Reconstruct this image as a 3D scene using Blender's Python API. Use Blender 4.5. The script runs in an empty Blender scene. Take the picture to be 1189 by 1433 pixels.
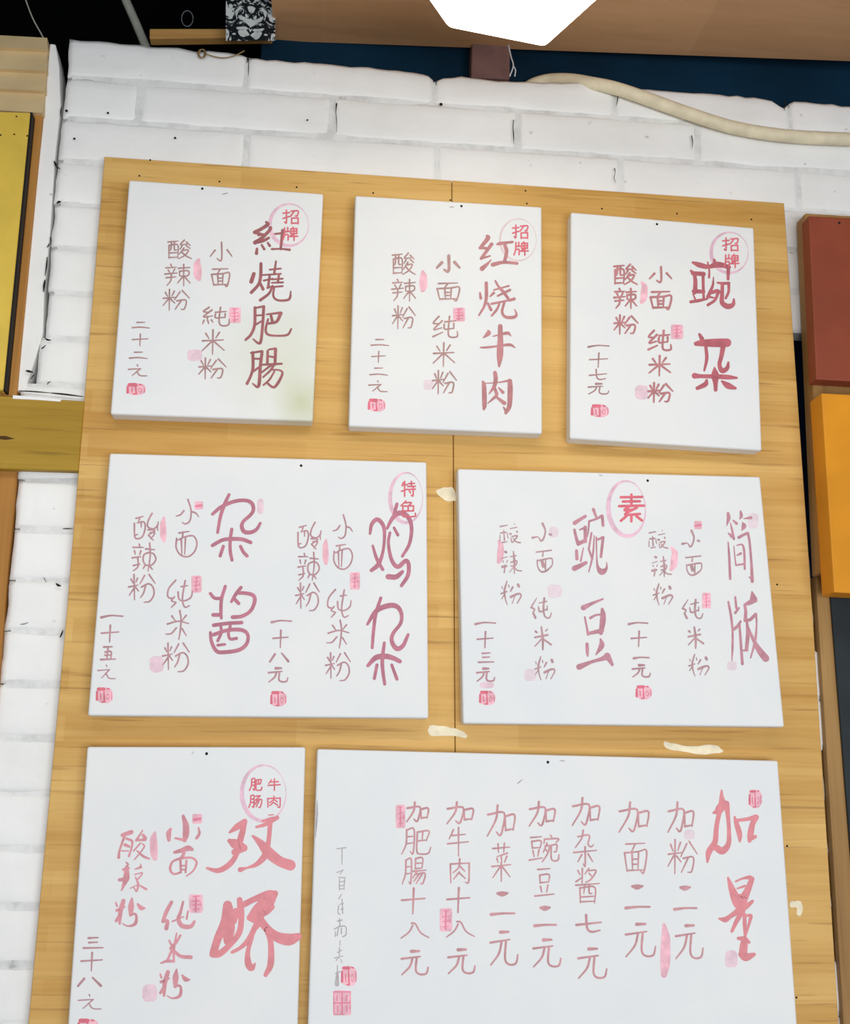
import bpy, bmesh, math, random
from mathutils import Matrix, Vector, noise

random.seed(7)
S = bpy.context.scene
COL = S.collection

# ------------------------------------------------------------------ camera
W_IMG, H_IMG, F_PX = 1189.0, 1433.0, 1600.0
CX, CY = W_IMG / 2, H_IMG / 2
CAM = Vector((0.0, -2.2, 1.5))


def rot_world_to_cam():
    rx, ry, rz = (math.radians(a) for a in (-13.547, -6.196, 0.628))
    base = Matrix(((1, 0, 0), (0, 0, -1), (0, 1, 0)))
    yaw = Matrix(((math.cos(ry), 0, math.sin(ry)), (0, 1, 0), (-math.sin(ry), 0, math.cos(ry))))
    pit = Matrix(((1, 0, 0), (0, math.cos(rx), -math.sin(rx)), (0, math.sin(rx), math.cos(rx))))
    rol = Matrix(((math.cos(rz), -math.sin(rz), 0), (math.sin(rz), math.cos(rz), 0), (0, 0, 1)))
    return rol @ pit @ yaw @ base


RWC = rot_world_to_cam()
RCW = RWC.transposed()
cd = bpy.data.cameras.new('camera')
cam = bpy.data.objects.new('camera', cd)
COL.objects.link(cam)
cd.sensor_fit = 'HORIZONTAL'
cd.sensor_width = 36.0
cd.lens = 36.0 * F_PX / W_IMG
cd.clip_start = 0.02
cam.matrix_world = Matrix.Translation(CAM) @ (RCW @ Matrix(((1, 0, 0), (0, -1, 0), (0, 0, -1)))).to_4x4()
S.camera = cam

# ------------------------------------------------------------------ world, lamps, exposure
S.view_settings.view_transform = 'Standard'
S.view_settings.look = 'None'
S.view_settings.gamma = 1.0
S.view_settings.use_curve_mapping = False
S.view_settings.exposure = 0.04
w = bpy.data.worlds.new('world')
S.world = w
w.use_nodes = True
w.node_tree.nodes['Background'].inputs[0].default_value = (0.93, 0.96, 1.0, 1)
w.node_tree.nodes['Background'].inputs[1].default_value = 0.22


def area(name, loc, target, sx, sy, power, color):
    l = bpy.data.lights.new(name, 'AREA')
    l.shape = 'RECTANGLE'
    l.size, l.size_y = sx, sy
    l.energy = power
    l.color = color
    o = bpy.data.objects.new(name, l)
    COL.objects.link(o)
    o.location = loc
    o.rotation_euler = (Vector(target) - Vector(loc)).to_track_quat('-Z', 'Y').to_euler()
    return o


area('added_front_fill', (0.8, -4.4, 0.7), (0, 0, 1.0), 3.6, 1.6, 150, (0.90, 0.95, 1.0))  # added soft fill from behind the camera; no window is known
area('added_overhead_fill', (0.05, -1.2, 2.86), (0.05, -0.85, 0.6), 2.6, 0.4, 13, (1.0, 0.95, 0.86))  # added overhead light, unseen; shapes shadows under signs and the darker wall top


# ------------------------------------------------------------------ helpers
def P(px, py, y=0.0):
    """the point at depth y (a plane parallel to the brick wall) seen at photo pixel px, py"""
    d = RCW @ Vector(((px - CX) / F_PX, (py - CY) / F_PX, 1.0))
    return CAM + d * ((y - CAM.y) / d.y)


def PZ(px, py, z):
    """the point at height z seen at photo pixel px, py"""
    d = RCW @ Vector(((px - CX) / F_PX, (py - CY) / F_PX, 1.0))
    return CAM + d * ((z - CAM.z) / d.z)


def px_size(y=0.0):
    return (y - CAM.y) / F_PX


def lin(r, g, b):
    f = lambda c: (c / 255 / 12.92) if c / 255 <= 0.04045 else ((c / 255 + 0.055) / 1.055) ** 2.4
    return (f(r), f(g), f(b), 1.0)


def base_mat(name, rgb=(200, 200, 200), rough=0.7, spec=0.25):
    m = bpy.data.materials.new(name)
    m.use_nodes = True
    b = m.node_tree.nodes['Principled BSDF']
    b.inputs['Base Color'].default_value = lin(*rgb)
    b.inputs['Roughness'].default_value = rough
    b.inputs['Specular IOR Level'].default_value = spec
    return m, m.node_tree, b


def N(nt, kind, **kw):
    n = nt.nodes.new(kind)
    for k, v in kw.items():
        if k in n.inputs:
            n.inputs[k].default_value = v
        else:
            setattr(n, k, v)
    return n


def coords(nt, scale):
    tc = N(nt, 'ShaderNodeTexCoord')
    mp = N(nt, 'ShaderNodeMapping')
    mp.inputs['Scale'].default_value = scale
    nt.links.new(tc.outputs['Object'], mp.inputs['Vector'])
    return mp.outputs['Vector']


def ramp(nt, src, stops):
    r = N(nt, 'ShaderNodeValToRGB')
    el = r.color_ramp.elements
    while len(el) < len(stops):
        el.new(0.5)
    for e, (p, c) in zip(el, stops):
        e.position = p
        e.color = lin(*c) if len(c) == 3 else c
    nt.links.new(src, r.inputs['Fac'])
    return r.outputs['Color']


def mix(nt, fac, a, b, mode='MIX'):
    m = N(nt, 'ShaderNodeMix')
    m.data_type = 'RGBA'
    m.blend_type = mode
    for sock, v in ((m.inputs['Factor'], fac), (m.inputs[6], a), (m.inputs[7], b)):
        if hasattr(v, 'is_linked'):
            nt.links.new(v, sock)
        else:
            sock.default_value = v
    return m.outputs[2]


def bump(nt, b, src, strength, dist):
    n = N(nt, 'ShaderNodeBump', Strength=strength, Distance=dist)
    nt.links.new(src, n.inputs['Height'])
    nt.links.new(n.outputs['Normal'], b.inputs['Normal'])


def mat_plain(name, rgb, rough=0.7, spec=0.25, var=0.06, scale=25.0, bmp=0.1):
    m, nt, b = base_mat(name, rgb, rough, spec)
    n = N(nt, 'ShaderNodeTexNoise', Scale=scale, Detail=4.0)
    nt.links.new(coords(nt, (1, 1, 1)), n.inputs['Vector'])
    d = tuple(max(0, c * (1 - var)) for c in rgb)
    u = tuple(min(255, c * (1 + var)) for c in rgb)
    nt.links.new(ramp(nt, n.outputs['Fac'], [(0.3, d), (0.7, u)]), b.inputs['Base Color'])
    if bmp:
        bump(nt, b, n.outputs['Fac'], bmp, 0.004)
    return m


def mat_wood(name, dark, mid, light, along='x', rough=0.55, streak=(120, 85, 40), strip=0.045, streak_amt=0.35):
    m, nt, b = base_mat(name, mid, rough, 0.3)
    tc = N(nt, 'ShaderNodeTexCoord')
    sep = N(nt, 'ShaderNodeSeparateXYZ')
    nt.links.new(tc.outputs['Object'], sep.inputs[0])
    cmb = N(nt, 'ShaderNodeCombineXYZ')
    order = {'x': ('X', 'Z', 'Y'), 'z': ('Z', 'X', 'Y'), 'y': ('Y', 'X', 'Z')}[along]
    for i, k in zip('XYZ', order):
        nt.links.new(sep.outputs[k], cmb.inputs[i])
    v = cmb.outputs[0]

    def mapped(sc):
        mp = N(nt, 'ShaderNodeMapping')
        mp.inputs['Scale'].default_value = sc
        nt.links.new(v, mp.inputs['Vector'])
        return mp.outputs[0]
    n1 = N(nt, 'ShaderNodeTexNoise', Scale=1.0, Detail=6.0, Roughness=0.62, Distortion=0.6)
    nt.links.new(mapped((2.2, 70, 20)), n1.inputs['Vector'])
    n2 = N(nt, 'ShaderNodeTexNoise', Scale=1.0, Detail=3.0, Roughness=0.5)
    nt.links.new(mapped((1.6, 9, 4)), n2.inputs['Vector'])
    br = N(nt, 'ShaderNodeTexBrick', Scale=1.0)
    br.offset = 0.37
    br.inputs['Brick Width'].default_value = 0.42
    br.inputs['Row Height'].default_value = strip
    br.inputs['Mortar Size'].default_value = 0.0006
    br.inputs['Mortar Smooth'].default_value = 0.6
    br.inputs['Color1'].default_value = (0, 0, 0, 1)
    br.inputs['Color2'].default_value = (1, 1, 1, 1)
    br.inputs['Mortar'].default_value = (0.25, 0.25, 0.25, 1)
    nt.links.new(v, br.inputs['Vector'])
    c = ramp(nt, n1.outputs['Fac'], [(0.32, dark), (0.5, mid), (0.7, light)])
    c = mix(nt, 0.42, c, ramp(nt, br.outputs['Color'], [(0.0, dark), (1.0, light)]))
    c = mix(nt, 0.35, c, ramp(nt, n2.outputs['Fac'], [(0.35, dark), (0.65, light)]))
    n3 = N(nt, 'ShaderNodeTexNoise', Scale=1.0, Detail=2.0)
    nt.links.new(mapped((5, 110, 30)), n3.inputs['Vector'])
    fac = ramp(nt, n3.outputs['Fac'], [(0.62, (0, 0, 0, 1)), (0.74, (streak_amt,) * 3 + (1,))])
    c = mix(nt, fac, c, lin(*streak))
    nt.links.new(c, b.inputs['Base Color'])
    bump(nt, b, n1.outputs['Fac'], 0.12, 0.002)
    return m


def mesh(name, verts, faces, mat, parent=None, smooth=False):
    me = bpy.data.meshes.new(name)
    me.from_pydata([tuple(v) for v in verts], [], faces)
    me.validate()
    me.update()
    return link(name, me, mat, parent, smooth)


def link(name, me, mat, parent=None, smooth=False):
    o = bpy.data.objects.new(name, me)
    COL.objects.link(o)
    for m in (mat if isinstance(mat, (list, tuple)) else [mat]):
        me.materials.append(m)
    if smooth:
        for p in me.polygons:
            p.use_smooth = True
    if parent is not None:
        o.parent = parent
        o.matrix_parent_inverse = Matrix.Translation(-parent.location)
    return o


def from_bm(name, bm, mat, parent=None, smooth=False):
    bmesh.ops.recalc_face_normals(bm, faces=bm.faces)
    me = bpy.data.meshes.new(name)
    bm.to_mesh(me)
    bm.free()
    return link(name, me, mat, parent, smooth)


def thing(name, loc, label, cat, group=None):
    o = bpy.data.objects.new(name, None)
    COL.objects.link(o)
    o.location = loc
    o.empty_display_size = 0.05
    return tag(o, label, cat, group)


def tag(o, label, cat, group=None):
    o['label'] = label
    o['category'] = cat
    if group:
        o['group'] = group
    return o


def structure(o):
    o['kind'] = 'structure'
    return o


def part_label(o, text):
    o['label'] = text
    return o


def slab(bm, quad, y_front, y_back, bev=0.003, seg=2, sub=0):
    """a board: quad = four (X, Z) corners, going round"""
    vf = [bm.verts.new((x, y_front, z)) for x, z in quad]
    vb = [bm.verts.new((x, y_back, z)) for x, z in quad]
    fs = [bm.faces.new(vf), bm.faces.new(vb[::-1])]
    n = len(quad)
    for i in range(n):
        j = (i + 1) % n
        fs.append(bm.faces.new((vf[j], vf[i], vb[i], vb[j])))
    bmesh.ops.recalc_face_normals(bm, faces=fs)
    if bev:
        es = list({e for f in fs for e in f.edges})
        bmesh.ops.bevel(bm, geom=es, offset=bev, segments=seg, profile=0.6, affect='EDGES')


def quad_px(pts, y):
    return [(p.x, p.z) for p in (P(a, b, y) for a, b in pts)]


def board(name, pts, y_front, thick, mat, parent=None, bev=0.003, seg=2):
    bm = bmesh.new()
    slab(bm, quad_px(pts, y_front), y_front, y_front + thick, bev, seg)
    return from_bm(name, bm, mat, parent)


def catmull(pts, closed=False, step=3.0):
    """pts = tuples whose first two entries are the position; everything is interpolated"""
    n = len(pts)
    if n == 2 and not closed:
        return list(pts)
    out = []
    rng = range(n) if closed else range(n - 1)
    for i in rng:
        if closed:
            p0, p1, p2, p3 = pts[(i - 1) % n], pts[i], pts[(i + 1) % n], pts[(i + 2) % n]
        else:
            p1, p2 = pts[i], pts[i + 1]
            p0 = pts[i - 1] if i else tuple(2 * a - b for a, b in zip(p1, p2))
            p3 = pts[i + 2] if i + 2 < n else tuple(2 * b - a for a, b in zip(p1, p2))
        k = 5
        for s in range(k):
            t = s / k
            out.append(tuple(0.5 * (2 * b + (c - a) * t + (2 * a - 5 * b + 4 * c - d) * t * t + (3 * b - a - 3 * c + d) * t ** 3)
                             for a, b, c, d in zip(p0, p1, p2, p3)))
    if not closed:
        out.append(tuple(pts[-1]))
    return out


def tube(name, pts, radius, mat, parent=None, res=12, smooth_path=True):
    if smooth_path:
        pts = [Vector(q) for q in catmull([tuple(p) for p in pts])]
    bm = bmesh.new()
    rings = []
    n = len(pts)
    up = Vector((0, 1, 0))
    for i, p in enumerate(pts):
        t = (pts[min(i + 1, n - 1)] - pts[max(i - 1, 0)]).normalized()
        a = t.cross(up)
        if a.length < 0.05:
            a = t.cross(Vector((1, 0, 0)))
        a.normalize()
        b = t.cross(a).normalized()
        r = radius(i / (n - 1)) if callable(radius) else radius
        rings.append([bm.verts.new(p + (a * math.cos(q) + b * math.sin(q)) * r)
                      for q in (2 * math.pi * k / res for k in range(res))])
    for i in range(n - 1):
        for k in range(res):
            bm.faces.new((rings[i][k], rings[i][(k + 1) % res], rings[i + 1][(k + 1) % res], rings[i + 1][k]))
    bm.faces.new(rings[0])
    bm.faces.new(rings[-1])
    return from_bm(name, bm, mat, parent, True)


# ------------------------------------------------------------------ materials
def mat_canvas(name, stain=None):
    m, nt, b = base_mat(name, (226, 226, 225), 0.85, 0.1)
    n = N(nt, 'ShaderNodeTexNoise', Scale=7.0, Detail=3.0)
    nt.links.new(coords(nt, (1, 1, 1)), n.inputs['Vector'])
    c = ramp(nt, n.outputs['Fac'], [(0.3, (229, 230, 231)), (0.7, (235, 234, 232))])
    if stain:
        tc = N(nt, 'ShaderNodeTexCoord')
        for (p, r, col, amt) in stain:
            d = N(nt, 'ShaderNodeVectorMath', operation='DISTANCE')
            nt.links.new(tc.outputs['Object'], d.inputs[0])
            d.inputs[1].default_value = p
            a = N(nt, 'ShaderNodeMath', operation='MULTIPLY_ADD')
            nt.links.new(n.outputs['Fac'], a.inputs[0])
            a.inputs[1].default_value = r * 0.9
            nt.links.new(d.outputs['Value'], a.inputs[2])
            f = ramp(nt, a.outputs[0], [(r * 0.5, (amt,) * 3 + (1,)), (r * 1.6, (0, 0, 0, 1))])
            c = mix(nt, f, c, lin(*col))
    nt.links.new(c, b.inputs['Base Color'])
    wv = N(nt, 'ShaderNodeTexNoise', Scale=420.0, Detail=1.0)
    nt.links.new(coords(nt, (1, 1, 1)), wv.inputs['Vector'])
    bump(nt, b, wv.outputs['Fac'], 0.15, 0.001)
    return m


def mat_ink(name, rgb, var=0.06):
    m, nt, b = base_mat(name, rgb, 0.9, 0.05)
    n = N(nt, 'ShaderNodeTexNoise', Scale=60.0, Detail=3.0)
    nt.links.new(coords(nt, (1, 1, 1)), n.inputs['Vector'])
    d = tuple(c * (1 - var) for c in rgb)
    u = tuple(min(255, c * (1 + var * 0.6)) for c in rgb)
    nt.links.new(ramp(nt, n.outputs['Fac'], [(0.35, d), (0.65, u)]), b.inputs['Base Color'])
    return m


def mat_wall():
    m, nt, b = base_mat('white_wall_paint', (226, 226, 226), 0.8, 0.15)
    n = N(nt, 'ShaderNodeTexNoise', Scale=5.0, Detail=5.0)
    nt.links.new(coords(nt, (1, 1, 1)), n.inputs['Vector'])
    c = ramp(nt, n.outputs['Fac'], [(0.3, (236, 235, 232)), (0.7, (246, 245, 243))])
    sp = N(nt, 'ShaderNodeTexNoise', Scale=38.0, Detail=2.0)
    nt.links.new(coords(nt, (1, 1, 1)), sp.inputs['Vector'])
    f = ramp(nt, sp.outputs['Fac'], [(0.72, (0, 0, 0, 1)), (0.80, (0.7, 0.7, 0.7, 1))])
    c = mix(nt, f, c, lin(150, 148, 145))
    nt.links.new(c, b.inputs['Base Color'])
    n2 = N(nt, 'ShaderNodeTexNoise', Scale=26.0, Detail=6.0, Roughness=0.6)
    nt.links.new(coords(nt, (1, 1, 1)), n2.inputs['Vector'])
    bump(nt, b, n2.outputs['Fac'], 0.35, 0.006)
    return m


def mat_mortar():
    m, nt, b = base_mat('painted_mortar', (205, 205, 205), 0.9, 0.1)
    n = N(nt, 'ShaderNodeTexNoise', Scale=14.0, Detail=6.0, Roughness=0.7)
    nt.links.new(coords(nt, (1, 1, 1)), n.inputs['Vector'])
    nt.links.new(ramp(nt, n.outputs['Fac'], [(0.27, (140, 140, 138)), (0.36, (210, 210, 208)), (0.55, (232, 232, 230))]), b.inputs['Base Color'])
    bump(nt, b, n.outputs['Fac'], 0.4, 0.006)
    return m


M_CANVAS = mat_canvas('white_canvas')
M_WALL = mat_wall()
M_MORTAR = mat_mortar()
M_BOARD = mat_wood('pale_pine', (188, 138, 64), (212, 165, 90), (228, 188, 116), streak=(140, 96, 42), streak_amt=0.5)
M_OLIVE = mat_wood('olive_stained_wood', (150, 112, 26), (172, 138, 42), (186, 152, 58), streak=(70, 45, 10), strip=0.3)
M_BROWNWOOD = mat_wood('amber_wood', (150, 98, 38), (182, 126, 58), (196, 142, 74), along='z', strip=0.2)
M_SIDEWOOD = mat_wood('brown_wood', (128, 92, 48), (160, 120, 68), (184, 144, 88), along='z', strip=0.2)
M_CEIL = mat_wood('brown_plywood', (172, 128, 90), (190, 145, 104), (206, 160, 118), strip=0.4, streak_amt=0.15)
M_STICK = mat_wood('bamboo_yellow', (150, 105, 50), (186, 138, 76), (205, 160, 96), strip=0.2)
M_YELLOW = mat_plain('yellow_paint', (222, 188, 76), 0.5, 0.3, 0.06, 9)
M_MAROON = mat_plain('red_brown_paint', (140, 66, 44), 0.5, 0.3, 0.06, 7)
M_ORANGE = mat_plain('orange_paint', (214, 140, 26), 0.5, 0.3, 0.07, 6)
M_BLACKBOARD = mat_plain('black_slate_paint', (34, 40, 44), 0.6, 0.3, 0.15, 8)
M_CREAM = mat_plain('cream_paint', (214, 188, 142), 0.6, 0.25, 0.05, 12)
M_HOSE = mat_plain('cream_rubber', (226, 214, 184), 0.55, 0.3, 0.05, 30)
M_PIPE = mat_plain('grey_plastic', (160, 160, 148), 0.6, 0.3, 0.05, 30)
M_DARK = mat_plain('black_iron', (18, 16, 15), 0.6, 0.3, 0.1, 40)
M_VOID = mat_plain('void_flare_navy', (8, 20, 32), 0.9, 0.05, 0.2, 3, 0)  # navy holds the lens-flare blue and gloom of the void
M_BLACKVOID = mat_plain('void_shade_black', (9, 10, 11), 0.9, 0.05, 0.2, 3, 0)  # black carries the darkness of the unlit void; no soot there
M_FLOOR = mat_plain('grey_tile', (140, 136, 130), 0.5, 0.3, 0.05, 4, 0)
M_STRING = mat_plain('pale_string', (214, 218, 224), 0.9, 0.1, 0.05, 40)
M_WIRE = mat_plain('tan_wire', (140, 116, 76), 0.6, 0.3, 0.1, 60)
M_BRACE = mat_plain('mauve_brown_wood', (128, 96, 92), 0.7, 0.2, 0.1, 14)
M_PAPER = mat_plain('torn_white_paper', (236, 224, 196), 0.9, 0.1, 0.05, 60)

INK_RED = mat_ink('stamp_red', (226, 122, 138))
INK_MID = mat_ink('stamp_mid_pink', (236, 142, 166))
INK_BADGE = mat_ink('badge_red', (224, 118, 130))
INK_PINK = mat_ink('stamp_pink', (246, 190, 202), 0.08)
INK_PALE = mat_ink('stamp_pale_pink', (236, 206, 216), 0.05)
INK_FAINT = mat_ink('stamp_faint_pink', (232, 214, 220), 0.03)
INK_RING = mat_ink('ring_pink', (234, 194, 210), 0.07)
INK_RINGF = mat_ink('ring_faint_pink', (228, 206, 206), 0.05)
INK_GREY = mat_ink('signature_grey', (184, 176, 177), 0.1)

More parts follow.
